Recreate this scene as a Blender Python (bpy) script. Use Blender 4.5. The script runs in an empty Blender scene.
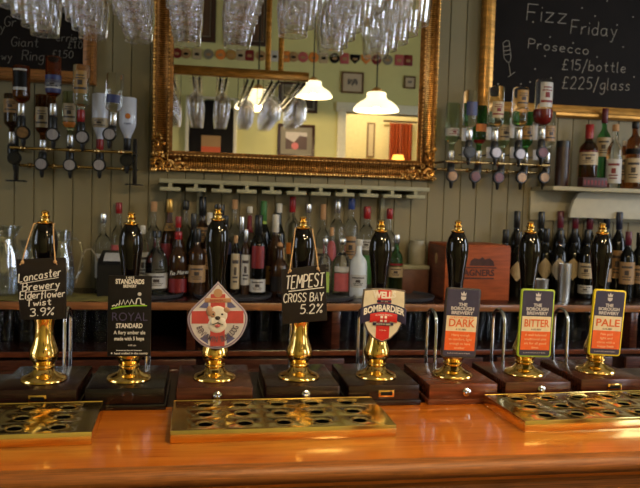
import bpy, bmesh, math, random
from mathutils import Vector, Matrix
random.seed(11)
PI = math.pi
SC = bpy.context.scene
COL = SC.collection

# ------------------------------------------------------------------ camera
F_PX = 700.0
CAM_Z = 1.5
YAW, PITCH, ROLL = math.radians(9.415), math.radians(3.314), math.radians(1.718)
R3 = Matrix.Rotation(-YAW, 3, 'Z') @ Matrix.Rotation(PI/2-PITCH, 3, 'X') @ Matrix.Rotation(ROLL, 3, 'Z')
cd = bpy.data.cameras.new('camera'); cam = bpy.data.objects.new('camera', cd); COL.objects.link(cam)
cam.matrix_world = Matrix.Translation((0, 0, CAM_Z)) @ R3.to_4x4()
cd.sensor_width = 36.0; cd.lens = 36.0*F_PX/640.0; cd.clip_start = 0.02
cd.dof.use_dof = True; cd.dof.focus_distance = 1.40; cd.dof.aperture_fstop = 8.0
SC.camera = cam

# ------------------------------------------------------------------ view, world, daylight
vs = SC.view_settings
vs.view_transform = 'Standard'; vs.look = 'None'; vs.gamma = 1.0; vs.use_curve_mapping = False
vs.exposure = 0.12
cy = SC.cycles
cy.max_bounces = 24; cy.transmission_bounces = 20; cy.transparent_max_bounces = 48; cy.glossy_bounces = 8
cy.sample_clamp_indirect = 6.0; cy.caustics_refractive = True; cy.caustics_reflective = False
w = bpy.data.worlds.new('sky'); SC.world = w; w.use_nodes = True
w.node_tree.nodes['Background'].inputs[0].default_value = (0.75, 0.85, 1.0, 1)
w.node_tree.nodes['Background'].inputs[1].default_value = 1.0

def area(name, loc, aim, sx, sy, power, col):
    l = bpy.data.lights.new(name, 'AREA'); l.shape = 'RECTANGLE'; l.size = sx; l.size_y = sy
    l.energy = power; l.color = col
    o = bpy.data.objects.new(name, l); COL.objects.link(o); o.location = loc
    o.rotation_euler = (Vector(aim)-Vector(loc)).to_track_quat('-Z', 'Y').to_euler()
    return o
DAY = (0.80, 0.88, 1.0)
# daylight just outside the three windows of the room
area('daylight_side', (4.16, 1.15, 2.0), (0, 1.15, 1.9), 1.5, 1.5, 74, DAY)
area('daylight_far_side', (-2.96, 0.75, 2.0), (0, 0.75, 1.9), 1.3, 1.5, 28, DAY)
area('daylight_street', (3.3, -1.76, 1.95), (2.6, 1, 1.7), 1.0, 1.4, 40, DAY)
WARM = (1.0, 0.72, 0.40)
LAMP_W = 26.0

def ray(px, py):
    return R3 @ Vector(((px-320)/F_PX, -(py-244)/F_PX, -1.0))
def at(px, py, Y):                       # the point on the upright plane Y that lies along a pixel's line of sight
    d = ray(px, py); return d*(Y/d.y)+Vector((0, 0, CAM_Z))
def onz(px, py, z):                      # the point at height z along a pixel's line of sight
    d = ray(px, py); return d*((z-CAM_Z)/d.z)+Vector((0, 0, CAM_Z))
WALL = 3.0
MIRROR_Y = 2.965
def vat(px, py, Yv):                     # a thing seen in the mirror, put where it really stands
    p = at(px, py, Yv); return Vector((p.x, 2*MIRROR_Y-p.y, p.z))
def ppm(x, Y):                           # pixels per metre at a place
    return F_PX/(Y*math.cos(YAW)+x*math.sin(YAW))

# ------------------------------------------------------------------ materials
MATS = {}
def mat(name, col=(.5, .5, .5), rough=.5, metal=0., var=.12, scale=30., trans=0., ior=1.45, emit=None, es=0., coat=0., bump=0., stretch=(1, 1, 1), col2=None, spec=.5):
    if name in MATS: return MATS[name]
    m = bpy.data.materials.new(name); m.use_nodes = True; MATS[name] = m
    nt = m.node_tree; b = nt.nodes['Principled BSDF']
    b.inputs['Base Color'].default_value = (*col, 1); b.inputs['Roughness'].default_value = rough
    b.inputs['Metallic'].default_value = metal; b.inputs['IOR'].default_value = ior
    b.inputs['Transmission Weight'].default_value = trans; b.inputs['Coat Weight'].default_value = coat
    b.inputs['Specular IOR Level'].default_value = spec
    b.inputs['Coat Roughness'].default_value = .06
    if emit:
        b.inputs['Emission Color'].default_value = (*emit, 1); b.inputs['Emission Strength'].default_value = es
    if var > 0 or bump > 0:
        tc = nt.nodes.new('ShaderNodeTexCoord'); mp = nt.nodes.new('ShaderNodeMapping'); nz = nt.nodes.new('ShaderNodeTexNoise')
        mp.inputs['Scale'].default_value = stretch; nz.inputs['Scale'].default_value = scale; nz.inputs['Detail'].default_value = 5
        nt.links.new(tc.outputs['Object'], mp.inputs[0]); nt.links.new(mp.outputs[0], nz.inputs['Vector'])
        if var > 0:
            cr = nt.nodes.new('ShaderNodeValToRGB')
            cr.color_ramp.elements[0].position = .3; cr.color_ramp.elements[1].position = .7
            c1 = col2 or tuple(c*(1-var) for c in col); c2 = col if col2 else tuple(min(1, c*(1+var)) for c in col)
            cr.color_ramp.elements[0].color = (*c1, 1); cr.color_ramp.elements[1].color = (*c2, 1)
            nt.links.new(nz.outputs['Fac'], cr.inputs[0]); nt.links.new(cr.outputs[0], b.inputs['Base Color'])
        if bump > 0:
            bp = nt.nodes.new('ShaderNodeBump'); bp.inputs['Strength'].default_value = bump; bp.inputs['Distance'].default_value = .004
            nt.links.new(nz.outputs['Fac'], bp.inputs['Height']); nt.links.new(bp.outputs[0], b.inputs['Normal'])
    return m
def thin_glass(name, tint=(.93, .95, .96), boost=1.0):
    if name in MATS: return MATS[name]
    m = bpy.data.materials.new(name); m.use_nodes = True; MATS[name] = m
    nt = m.node_tree; nt.nodes.clear()
    out = nt.nodes.new('ShaderNodeOutputMaterial'); mix = nt.nodes.new('ShaderNodeMixShader')
    tr = nt.nodes.new('ShaderNodeBsdfTransparent'); tr.inputs[0].default_value = (*tint, 1)
    gl = nt.nodes.new('ShaderNodeBsdfGlossy'); gl.inputs['Roughness'].default_value = .03; gl.inputs[0].default_value = (1, 1, 1, 1)
    fr = nt.nodes.new('ShaderNodeLayerWeight'); fr.inputs[0].default_value = .5        # reflectance of a thin pane by angle, the same from both sides
    pw = nt.nodes.new('ShaderNodeMath'); pw.operation = 'POWER'; pw.inputs[1].default_value = 3.2
    mu = nt.nodes.new('ShaderNodeMath'); mu.operation = 'MULTIPLY_ADD'; mu.inputs[1].default_value = .8; mu.inputs[2].default_value = .06*boost; mu.use_clamp = True
    nt.links.new(fr.outputs['Facing'], pw.inputs[0]); nt.links.new(pw.outputs[0], mu.inputs[0]); nt.links.new(mu.outputs[0], mix.inputs[0])
    nt.links.new(tr.outputs[0], mix.inputs[1]); nt.links.new(gl.outputs[0], mix.inputs[2]); nt.links.new(mix.outputs[0], out.inputs[0])
    return m
PAINT = mat('panel_paint', (.225, .188, .098), .55, var=.07, scale=6, stretch=(1, 1, .25), bump=.04)
PAINT2 = mat('rail_paint', (.33, .31, .19), .5, var=.06)
CREAM = mat('cream_paint', (.42, .38, .25), .5, var=.06)
GREEN = mat('green_plaster', (.60, .575, .25), .7, var=.05, scale=4)
WHITE = mat('white_gloss_paint', (.72, .68, .52), .4, var=.05)
CEIL = mat('ceiling_paint', (.62, .58, .42), .8, var=.04)
FLOOR = mat('floor_boards', (.12, .055, .025), .45, var=.3, scale=6, stretch=(.3, 4, 1))
BRASS = mat('polished_brass', (.92, .61, .19), .10, 1., var=.06, scale=40, bump=.015)
TRAYB = mat('tray_brass', (1.0, .72, .27), .14, 1., var=.10, scale=25, bump=.06)
GILT = mat('gilt', (.54, .275, .07), .30, 1., var=.45, scale=60, bump=.3)
GILT_D = mat('gilt_dark', (.23, .10, .025), .40, .85, var=.45, scale=60, bump=.3)
GOLDWOOD = mat('gold_wood', (.55, .27, .06), .32, .65, var=.35, scale=14, stretch=(1, 1, 6))
BROWNFRAME = mat('brown_frame_wood', (.30, .12, .03), .4, .25, var=.4, scale=20, stretch=(1, 4, 8))
CHROME = mat('chrome', (.72, .72, .72), .10, 1., var=.04)
STEEL = mat('brushed_steel', (.80, .77, .72), .34, 1., var=.06, scale=80, stretch=(1, 1, .05))
LACQ = mat('black_lacquer', (.003, .002, .002), .07, var=0, spec=.5)
BLACKP = mat('black_plastic', (.008, .008, .009), .3, var=.2)
MIRROR = mat('mirror_glass', (.88, .88, .85), .0, 1., var=0)
MAHOG = mat('mahogany', (.060, .017, .009), .24, var=.45, scale=18, stretch=(1, 8, 8), coat=.15)
MAHOG_D = mat('dark_mahogany', (.018, .007, .005), .24, var=.4, scale=18, stretch=(1, 8, 8), coat=.1)
MAHOG_B = mat('black_stained_wood', (.006, .004, .004), .24, var=.4, scale=18, stretch=(1, 8, 8), coat=.1)
MAHOG_R = mat('red_mahogany', (.115, .030, .012), .24, var=.4, scale=18, stretch=(1, 8, 8), coat=.15)
SHELFW = mat('shelf_edge_wood', (.26, .10, .035), .3, var=.3, scale=12, stretch=(1, 8, 8), coat=.3)
DARKIN = mat('dark_interior', (.004, .003, .003), .8, var=.2, spec=.1)  # near-black: shade inside the trays and recess put into the colour
CHALK = mat('chalk', (.72, .69, .62), .9, var=.15, scale=200)
CHALK_D = mat('faint_chalk', (.33, .295, .245), .9, var=.2, scale=200)
CHALK_F = mat('rubbed_chalk', (.13, .115, .095), .9, var=.25, scale=200)
BOARD = mat('blackboard', (.0085, .006, .005), .7, var=.3, scale=8, spec=.15)
SLATE = mat('slate', (.013, .010, .008), .7, var=.25, scale=30, spec=.2)
TWINE = mat('twine', (.50, .30, .13), .8, var=.25, scale=300)
GLASS = thin_glass('stemware_glass', (.965, .962, .97), 2.6)
JUGG = thin_glass('jug_glass', (.90, .92, .95), 2.6)
PINTG = thin_glass('tumbler_glass', (.86, .86, .86), .4)
CLEAR = mat('clear_bottle_glass', (.93, .95, .94), .01, trans=1., var=0, ior=1.40)
GREENG = mat('green_bottle_glass', (.10, .42, .12), .02, trans=1., var=0, ior=1.40)
AMBERG = mat('amber_spirit', (.27, .075, .013), .02, trans=1., var=0, ior=1.40)
PALEG = mat('pale_green_glass', (.70, .88, .66), .02, trans=1., var=0, ior=1.40)
DARKG = mat('dark_bottle_glass', (.004, .004, .003), .06, var=.2, spec=.38)
BROWNG = mat('brown_bottle_glass', (.030, .012, .005), .06, var=.2)
FROST = mat('frosted_glass', (.62, .66, .68), .35, var=.06, coat=.3)
WHITEB = mat('white_bottle', (.66, .67, .74), .22, var=.05, coat=.3)
PINKG = mat('pink_spirit', (.75, .10, .10), .03, trans=.5, var=0)
REDL = mat('red_liquid', (.12, .010, .008), .05, var=.2)
def paint(n, c, r=.45): return mat(n, c, r, var=.08, scale=60)
LW = paint('label_white', (.50, .48, .44)); LC = paint('label_cream', (.44, .34, .20)); LT = paint('label_tan', (.34, .20, .085))
LR = paint('label_red', (.17, .006, .007)); LB = paint('label_blue', (.035, .045, .14)); LG = paint('label_green', (.04, .16, .03))
LLIME = paint('label_lime', (.32, .45, .05)); LO = paint('label_orange', (.65, .20, .03)); LY = paint('label_gold', (.36, .20, .05))
LP = paint('label_pink', (.42, .085, .085)); LK = mat('label_black', (.005, .004, .004), .5, var=.1, spec=.2); LN = paint('label_navy', (.022, .024, .065))
CAPR = paint('red_cap', (.26, .008, .010), .3); CAPB = paint('blue_cap', (.03, .06, .25), .3); CAPN = paint('blue_black_capsule', (.010, .012, .030), .3); CAPK = paint('black_cap', (.008, .008, .008), .3)
CAPW = paint('pale_cap', (.60, .56, .48), .4); CAPC = paint('cork', (.46, .25, .11), .7); CAPG = mat('gold_cap', (.60, .36, .09), .3, .7)
CAPS = mat('silver_cap', (.62, .62, .62), .25, .9); CAPBU = paint('burgundy_capsule', (.10, .008, .018), .3)
SHADE = mat('opal_shade_lit', (.9, .85, .7), .3, var=0, emit=(1., .84, .50), es=1.7)

# ------------------------------------------------------------------ mesh helpers
def T(x, y, z): return Matrix.Translation((x, y, z))
class MB:
    def __init__(s): s.bm = bmesh.new()
    def add(s, bm2, M=None):
        if M is not None: bmesh.ops.transform(bm2, matrix=M, verts=bm2.verts)
        me = bpy.data.meshes.new('tmp'); bm2.to_mesh(me); bm2.free(); s.bm.from_mesh(me); bpy.data.meshes.remove(me); return s
    def box(s, x0, x1, y0, y1, z0, z1, bev=0., M=None, seg=2):
        b = bmesh.new(); bmesh.ops.create_cube(b, size=1)
        for v in b.verts: v.co = Vector(((x0+x1)/2+v.co.x*(x1-x0), (y0+y1)/2+v.co.y*(y1-y0), (z0+z1)/2+v.co.z*(z1-z0)))
        if bev > 0: bmesh.ops.bevel(b, geom=b.edges[:], offset=bev, segments=seg, profile=.5, affect='EDGES')
        return s.add(b, M)
    def lathe(s, prof, seg=24, a0=0., a1=2*PI, M=None, fn=None):
        b = bmesh.new(); full = abs(a1-a0-2*PI) < 1e-6; n = seg if full else seg+1; rings = []
        for r, z in prof:
            if r < 1e-7: rings.append([b.verts.new((0, 0, z))])
            else:
                ring = []
                for k in range(n):
                    a = a0+(a1-a0)*k/seg; q = r*(fn(a, z) if fn else 1); ring.append(b.verts.new((q*math.cos(a), q*math.sin(a), z)))
                rings.append(ring)
        for A, B in zip(rings, rings[1:]):
            for k in range(seg):
                k2 = (k+1) % n
                if len(A) == 1 and len(B) == 1: continue
                if len(A) == 1: b.faces.new((A[0], B[k2], B[k]))
                elif len(B) == 1: b.faces.new((A[k], A[k2], B[0]))
                else: b.faces.new((A[k], A[k2], B[k2], B[k]))
        return s.add(b, M)
    def tube(s, pts, r, seg=8, closed=False, M=None, rads=None):
        b = bmesh.new(); P = [Vector(p) for p in pts]; n = len(P); rings = []; up = None
        for i in range(n):
            a = P[(i-1) % n] if (closed or i > 0) else P[i]; c = P[(i+1) % n] if (closed or i < n-1) else P[i]
            t = (c-a); t = t.normalized() if t.length > 1e-9 else Vector((0, 0, 1))
            if up is None:
                up = Vector((0, 0, 1)) if abs(t.z) < .9 else Vector((0, 1, 0))
            u = t.cross(up)
            u = u.normalized() if u.length > 1e-6 else t.orthogonal().normalized()
            v = u.cross(t).normalized(); up = v
            rr = rads[i] if rads else r
            rings.append([b.verts.new(P[i]+u*(rr*math.cos(2*PI*k/seg))+v*(rr*math.sin(2*PI*k/seg))) for k in range(seg)])
        m = n if closed else n-1
        for i in range(m):
            A, B = rings[i], rings[(i+1) % n]
            for k in range(seg): b.faces.new((A[k], A[(k+1) % seg], B[(k+1) % seg], B[k]))
        if not closed: b.faces.new(rings[0][::-1]); b.faces.new(rings[-1])
        return s.add(b, M)
    def prism(s, poly, y0, y1, bev=0., M=None):          # outline in x,z extruded along y
        b = bmesh.new(); f = b.faces.new([b.verts.new((x, y0, z)) for x, z in poly])
        r = bmesh.ops.extrude_face_region(b, geom=[f])
        for v in [g for g in r['geom'] if isinstance(g, bmesh.types.BMVert)]: v.co.y = y1
        bmesh.ops.recalc_face_normals(b, faces=b.faces)
        if bev > 0:
            ed = [e for e in b.edges if abs(e.verts[0].co.y-e.verts[1].co.y) < 1e-6]
            bmesh.ops.bevel(b, geom=ed, offset=bev, segments=2, profile=.5, affect='EDGES')
        return s.add(b, M)
    def ball(s, c, r, seg=10, M=None, sc=(1, 1, 1)):
        b = bmesh.new(); bmesh.ops.create_uvsphere(b, u_segments=seg, v_segments=max(4, seg*2//3), radius=r)
        for v in b.verts: v.co = Vector((c[0]+v.co.x*sc[0], c[1]+v.co.y*sc[1], c[2]+v.co.z*sc[2]))
        return s.add(b, M)
    def text(s, body, h, cx, cz, y, ext=.0004, bend=None, sx=1., bold=0., ang=0., w=None):
        cu = bpy.data.curves.new('t', 'FONT'); cu.body = body; cu.size = h/.70; cu.align_x = 'CENTER'; cu.extrude = ext; cu.resolution_u = 3
        cu.offset = bold
        o = bpy.data.objects.new('t', cu); COL.objects.link(o)
        me = bpy.data.meshes.new_from_object(o.evaluated_get(bpy.context.evaluated_depsgraph_get()))
        bpy.data.objects.remove(o); bpy.data.curves.remove(cu)
        b = bmesh.new(); b.from_mesh(me); bpy.data.meshes.remove(me)
        if w and len(b.verts): sx = w/max(1e-6, max(v.co.x for v in b.verts)-min(v.co.x for v in b.verts))
        ca, sa = math.cos(ang), math.sin(ang)
        for v in b.verts:
            x, z, d = v.co.x*sx, v.co.y, v.co.z
            if bend: z += bend(x)
            v.co = Vector((cx+x*ca-z*sa, y-d, cz+x*sa+z*ca))
        return s.add(b)
    def write(s, body, h, x, z, y, r, slant=.0, gap=1.5, sag=0., w=None):
        u = h/7.; cx = 0.; uz = u
        if w: u = w/(sum((3.2 if c == ' ' else GLYPH[c][0]+gap) for c in body)-gap)
        for ch in body:
            if ch == ' ': cx += 3.2; continue
            wd, strokes = GLYPH[ch]
            for st in strokes:
                pts = [(x+(cx+px)*u+slant*pz*uz, y, z+pz*uz+sag*(cx+px)*u) for px, pz in smooth2(st)]
                s.tube(pts, r, 5)
            cx += wd+gap
        return cx*u
    def build(s, name, m, parent=None, loc=None, rot=None, ang=40.):
        me = bpy.data.meshes.new(name)
        bmesh.ops.recalc_face_normals(s.bm, faces=s.bm.faces)
        lim = math.radians(ang)
        for e in s.bm.edges:
            e.smooth = (len(e.link_faces) == 2 and e.calc_face_angle(0) < lim)
        for f in s.bm.faces: f.smooth = True
        s.bm.to_mesh(me); s.bm.free()
        me.materials.append(m)
        o = bpy.data.objects.new(name, me); COL.objects.link(o)
        if parent is not None: o.parent = parent
        if loc is not None: o.location = loc
        if rot is not None: o.rotation_euler = rot
        return o
def tag(o, label, cat, group=None):
    o['label'] = label; o['category'] = cat
    if group: o['group'] = group
    return o
def thing(name, label, cat, loc=(0, 0, 0), group=None, rot=(0, 0, 0)):
    o = bpy.data.objects.new(name, None); o.empty_display_size = .05; COL.objects.link(o)
    o.location = loc; o.rotation_euler = rot
    return tag(o, label, cat, group)
def struct(name, mb, m, parent=None):
    o = mb.build(name, m, parent)
    if parent is None: o['kind'] = 'structure'
    return o
def dup(o, parent=None, loc=None, rot=None):
    c = o.copy(); COL.objects.link(c)
    if parent is not None: c.parent = parent
    if loc is not None: c.location = loc
    if rot is not None: c.rotation_euler = rot
    for ch in list(o.children): dup(ch, c)
    return c

def smooth2(p):
    if len(p) < 4: return p
    q = [p[0]]
    for a, b in zip(p, p[1:]):
        q.append((a[0]*.75+b[0]*.25, a[1]*.75+b[1]*.25)); q.append((a[0]*.25+b[0]*.75, a[1]*.25+b[1]*.75))
    q.append(p[-1]); return q
_G = {
'A': "0 0 2 7 4 0|.8 2.5 3.2 2.5", 'B': "0 0 0 7|0 7 2.5 7 3.5 6 3.5 4.6 2.5 3.7 0 3.7|2.5 3.7 3.8 3 4 1.5 3 .2 0 0",
'C': "4 6 3 7 1.5 7 .4 5.5 0 3.5 .4 1.5 1.5 0 3 0 4 1", 'D': "0 0 0 7|0 7 2 7 3.6 5.5 4 3.5 3.6 1.5 2 0 0 0", 'E': "4 7 0 7|0 7 0 0|0 0 4 0|0 3.6 3 3.6",
'F': "4 7 0 7|0 7 0 0|0 3.6 3 3.6", 'G': "4 6 3 7 1.5 7 .4 5.5 0 3.5 .4 1.5 1.5 0 3 0 4 1 4 3|4 3 2.5 3", 'L': "0 7 0 0|0 0 3.5 0",
'M': "0 0 .5 7|.5 7 2.5 2.5|2.5 2.5 4.5 7|4.5 7 5 0", 'N': "0 0 0 7|0 7 4 0|4 0 4 7", 'O': "2 7 .6 6 0 3.5 .6 1 2 0 3.4 1 4 3.5 3.4 6 2 7",
'P': "0 0 0 7|0 7 2.5 7 3.8 6.2 3.8 4.5 2.5 3.5 0 3.5", 'R': "0 0 0 7|0 7 2.5 7 3.8 6.2 3.8 4.5 2.5 3.5 0 3.5|2 3.5 4 0",
'S': "3.8 6 2.8 7 1.2 7 .2 6 .4 4.6 2 3.7 3.5 2.8 3.8 1.4 2.8 0 1.2 0 0 1", 'T': "0 7 4 7|2 7 2 0", 'W': "0 7 1.2 0|1.2 0 2.5 5|2.5 5 3.8 0|3.8 0 5 7",
'Y': "0 7 2 3.5|4 7 2 3.5|2 3.5 2 0",
'a': "3.2 3.4 2 4 .6 3.4 0 2 .6 .5 1.8 0 3 .8 3.3 3.8|3.2 2 3.4 .4 3.9 0", 'b': "0 7 0 0|0 2.6 1 4 2.4 4 3.3 2.8 3.2 1 2 0 .8 .2 0 1",
'c': "3 3.3 2 4 .7 3.4 0 2 .7 .5 2 0 3.1 .6", 'd': "3.2 7 3.2 0|3.2 2.8 2.2 4 .8 3.6 0 2 .7 .3 2 0 3.2 1.2", 'e': "0 2 3.2 2.2 2.8 3.5 1.7 4 .5 3.4 0 2 .6 .5 1.9 0 3.1 .6",
'f': "2.8 6.4 2 7 1.2 6.4 1 5 1 -1|0 3.8 2.4 3.8", 'g': "3.2 3.6 2 4 .6 3.4 0 2 .8 .4 2.2 .4 3.2 1.8|3.3 4 3.2 -1.6 2.2 -2.8 .8 -2.6 .2 -1.8",
'h': "0 7 0 0|0 2.6 1.2 4 2.6 3.8 3 2.6 3 0", 'i': "0 4 0 0|0 5.6 0 6.1", 'l': "0 7 0 .6 .3 0 .8 0", 'm': "0 4 0 0|0 2.6 1 4 2 3.6 2.2 0|2.2 2.6 3.2 4 4.2 3.6 4.4 0",
'n': "0 4 0 0|0 2.6 1.2 4 2.6 3.8 3 2.6 3 0", 'o': "1.7 4 .4 3.3 0 2 .5 .6 1.7 0 2.9 .6 3.4 2 3 3.4 1.7 4", 'r': "0 4 0 0|0 2.4 1 3.8 2.4 4",
's': "2.8 3.4 1.6 4 .4 3.4 .6 2.4 2.2 1.8 2.8 .9 1.6 0 0 .6", 't': "1.2 6.4 1.2 .8 2 0 2.8 .4|0 4.2 2.6 4.2", 'u': "0 4 0 1.2 .8 0 2.2 .2 3 1.4|3 4 3 0",
'w': "0 4 1 0|1 0 2 3|2 3 3 0|3 0 4 4", 'y': "0 4 1.6 .8|3.2 4 1 -2.8 0 -2.6", 'z': "0 4 3.2 4|3.2 4 0 0|0 0 3.4 0", 'p': "0 4 0 -3|0 2.6 1 4 2.4 4 3.3 2.8 3.2 1 2 0 .8 .2 0 1",
'0': "2 7 .6 6 0 3.5 .6 1 2 0 3.4 1 4 3.5 3.4 6 2 7", '1': "0 5.6 1.2 7|1.2 7 1.2 0", '2': "0 5.6 1 7 2.6 7 3.4 5.6 3 4 1.4 1.8 0 0|0 0 3.8 0",
'3': "0 6.2 1.4 7 3 6.4 3 4.6 1.4 3.7|1.4 3.7 3.2 3 3.4 1.2 2 0 0 .6", '4': "2.6 0 2.6 7|2.6 7 0 2.4|0 2.4 3.6 2.4", '5': "3.4 7 .6 7|.6 7 .3 4|.3 4 2 4.4 3.4 3.2 3.2 1 1.6 0 0 .6",
'9': "3.3 5 2.4 3.7 .8 3.8 0 5.2 .8 6.8 2.4 7 3.3 5.6|3.3 6.4 3 2 1.6 0", '.': "0 .2 .3 .6", '%': "0 0 4 7|.8 7 0 6 .8 5 1.6 6 .8 7|3.2 2 2.4 1 3.2 0 4 1 3.2 2", '/': "0 -1.8 2.6 7.6",
'£': "3.6 6 2.6 7 1.2 6.6 1 5 1.2 2 0 0|0 0 3.8 0|0 3.4 2.6 3.4", '-': "0 3 2 3"}
GLYPH = {}
for k, v in _G.items():
    st = []
    for q in v.split('|'):
        f = [float(t) for t in q.split()]; st.append(list(zip(f[::2], f[1::2])))
    GLYPH[k] = (max(p[0] for q in st for p in q), st)

# ------------------------------------------------------------------ the room
X0, X1, Y0, Y1, ZC = -2.8, 4.0, -1.6, WALL, 3.7
struct('floor', MB().box(X0-.2, X1+.2, Y0-.2, Y1+.2, -.1, 0), FLOOR)
struct('ceiling', MB().box(X0-.2, X1+.2, Y0-.2, Y1+.2, ZC, ZC+.1), CEIL)
# panelled wall behind the bar: upright boards with a groove between them
mb = MB(); bw = .0755; x = X0; b = bmesh.new(); row = []
while x < X1:
    row += [(x+.0025, 0.), (x+bw-.0025, 0.), (x+bw-.0010, .006), (x+bw+.0010, .006)]; x += bw
lo = [b.verts.new((px, WALL+d, 0)) for px, d in row]; hi = [b.verts.new((px, WALL+d, ZC)) for px, d in row]
for i in range(len(row)-1): b.faces.new((lo[i], lo[i+1], hi[i+1], hi[i]))
mb.add(b); mb.box(X0-.1, X1+.1, WALL+.007, WALL+.15, 0, ZC)
struct('wall_back', mb, PAINT)
def wall_with_hole(name, axis, c0, c1, a0, a1, ha0, ha1, hz0, hz1, m):
    mb = MB()
    def bx(u0, u1, z0, z1):
        if axis == 'x': mb.box(u0, u1, c0, c1, z0, z1)
        else: mb.box(c0, c1, u0, u1, z0, z1)
    if hz0 > 0: bx(ha0, ha1, 0, hz0)
    bx(a0, ha0, 0, ZC); bx(ha1, a1, 0, ZC); bx(ha0, ha1, hz1, ZC)
    return struct(name, mb, m)
wall_with_hole('wall_right', 'y', X1, X1+.12, Y0, Y1, .35, 1.95, 1.2, 2.8, GREEN)
wall_with_hole('wall_left', 'y', X0-.12, X0, Y0, Y1, .05, 1.45, 1.2, 2.8, GREEN)
def window(n, axis, c, a0, a1, z0, z1):
    mb = MB(); t = .05
    def bx(u0, u1, w0, w1, d=.03):
        if axis == 'y': mb.box(c-d, c+d, u0, u1, w0, w1)
        else: mb.box(u0, u1, c-d, c+d, w0, w1)
    bx(a0, a1, z0, z0+t); bx(a0, a1, z1-t, z1); bx(a0, a0+t, z0, z1); bx(a1-t, a1, z0, z1)
    mid = (a0+a1)/2; bx(mid-.02, mid+.02, z0, z1, .02)
    for k in (1, 2): zz = z0+(z1-z0)*k/3; bx(a0, a1, zz-.012, zz+.012, .02)
    fr = struct('window_%d' % n, mb, WHITE)
    g = MB()
    if axis == 'y': g.box(c-.002, c+.002, a0, a1, z0, z1)
    else: g.box(a0, a1, c-.002, c+.002, z0, z1)
    g.build('pane', PINTG, fr)
window(1, 'y', X1+.06, .35, 1.95, 1.2, 2.8)
window(2, 'y', X0-.06, .05, 1.45, 1.2, 2.8)
# the green wall opposite the bar, with a street window and a doorway
dl, dr = vat(346, 112, 2*MIRROR_Y-Y0), vat(440, 112, 2*MIRROR_Y-Y0)
DX0, DX1, DZ = dl.x, dl.x+1.05, dl.z
wx0, wx1 = 2.8, 3.8
mb = MB()
mb.box(X0, DX0, Y0-.12, Y0, 0, ZC); mb.box(wx0, wx1, Y0-.12, Y0, 0, 1.2); mb.box(wx0, wx1, Y0-.12, Y0, 2.7, ZC)
mb.box(DX0, DX1, Y0-.12, Y0, DZ, ZC); mb.box(DX1, wx0, Y0-.12, Y0, 0, ZC); mb.box(wx1, X1, Y0-.12, Y0, 0, ZC)
struct('wall_front', mb, GREEN)
window(3, 'x', Y0-.06, wx0, wx1, 1.2, 2.7)
mb = MB()
mb.box(DX0-.09, DX0, Y0-.14, Y0+.03, 0, DZ+.09, .006); mb.box(DX1, DX1+.09, Y0-.14, Y0+.03, 0, DZ+.09, .006); mb.box(DX0-.11, DX1+.11, Y0-.14, Y0+.035, DZ, DZ+.10, .006)
struct('door_1', mb, WHITE)
HY = Y0-1.3
HALL = mat('hall_paint', (.72, .62, .36), .6, var=.05)
struct('wall_hall_back', MB().box(DX0-.6, DX1+.8, HY-.1, HY, 0, 2.9), HALL)
struct('wall_hall_left', MB().box(DX0-.7, DX0-.6, HY, Y0-.14, 0, 2.9), HALL)
struct('wall_hall_right', MB().box(DX1+.8, DX1+.9, HY, Y0-.14, 0, 2.9), HALL)
struct('ceiling_hall', MB().box(DX0-.7, DX1+.9, HY, Y0-.12, 2.9, 3.0), HALL)
struct('floor_hall', MB().box(DX0-.7, DX1+.9, HY, Y0-.12, -.1, 0), HALL)
hl = bpy.data.lights.new('hall_fill', 'POINT'); hl.energy = 34; hl.color = (1, .84, .58); hl.shadow_soft_size = .05  # unseen point light, added to brighten the hallway
ho = bpy.data.objects.new('hall_fill', hl); COL.objects.link(ho); ho.location = ((DX0+DX1)/2, Y0-.45, 2.84)

# ------------------------------------------------------------------ bar counter
def wood_bar():
    m = bpy.data.materials.new('varnished_bar_wood'); m.use_nodes = True; nt = m.node_tree; b = nt.nodes['Principled BSDF']
    tc = nt.nodes.new('ShaderNodeTexCoord'); mp = nt.nodes.new('ShaderNodeMapping'); mp.inputs['Scale'].default_value = (1.2, 14, 14)
    nz = nt.nodes.new('ShaderNodeTexNoise'); nz.inputs['Scale'].default_value = 3.2; nz.inputs['Detail'].default_value = 8; nz.inputs['Distortion'].default_value = 1.2
    nt.links.new(tc.outputs['Object'], mp.inputs[0]); nt.links.new(mp.outputs[0], nz.inputs['Vector'])
    mp2 = nt.nodes.new('ShaderNodeMapping'); mp2.inputs['Scale'].default_value = (3, 120, 120)
    n2 = nt.nodes.new('ShaderNodeTexNoise'); n2.inputs['Scale'].default_value = 3; n2.inputs['Detail'].default_value = 4
    nt.links.new(tc.outputs['Object'], mp2.inputs[0]); nt.links.new(mp2.outputs[0], n2.inputs['Vector'])
    mx = nt.nodes.new('ShaderNodeMath'); mx.operation = 'MULTIPLY_ADD'; mx.inputs[1].default_value = .35
    nt.links.new(n2.outputs['Fac'], mx.inputs[0]); nt.links.new(nz.outputs['Fac'], mx.inputs[2])
    cr = nt.nodes.new('ShaderNodeValToRGB'); e = cr.color_ramp.elements
    e[0].position = .42; e[0].color = (.37, .080, .007, 1); e[1].position = .88; e[1].color = (.66, .190, .018, 1)
    k = e.new(.6); k.color = (.55, .140, .011, 1)
    nt.links.new(mx.outputs[0], cr.inputs[0]); nt.links.new(cr.outputs[0], b.inputs['Base Color'])
    b.inputs['Roughness'].default_value = .16; b.inputs['Coat Weight'].default_value = .5; b.inputs['Coat Roughness'].default_value = .08
    bp = nt.nodes.new('ShaderNodeBump'); bp.inputs['Strength'].default_value = .05; bp.inputs['Distance'].default_value = .003
    nt.links.new(nz.outputs['Fac'], bp.inputs['Height']); nt.links.new(bp.outputs[0], b.inputs['Normal'])
    return m
BARW = wood_bar()
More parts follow.
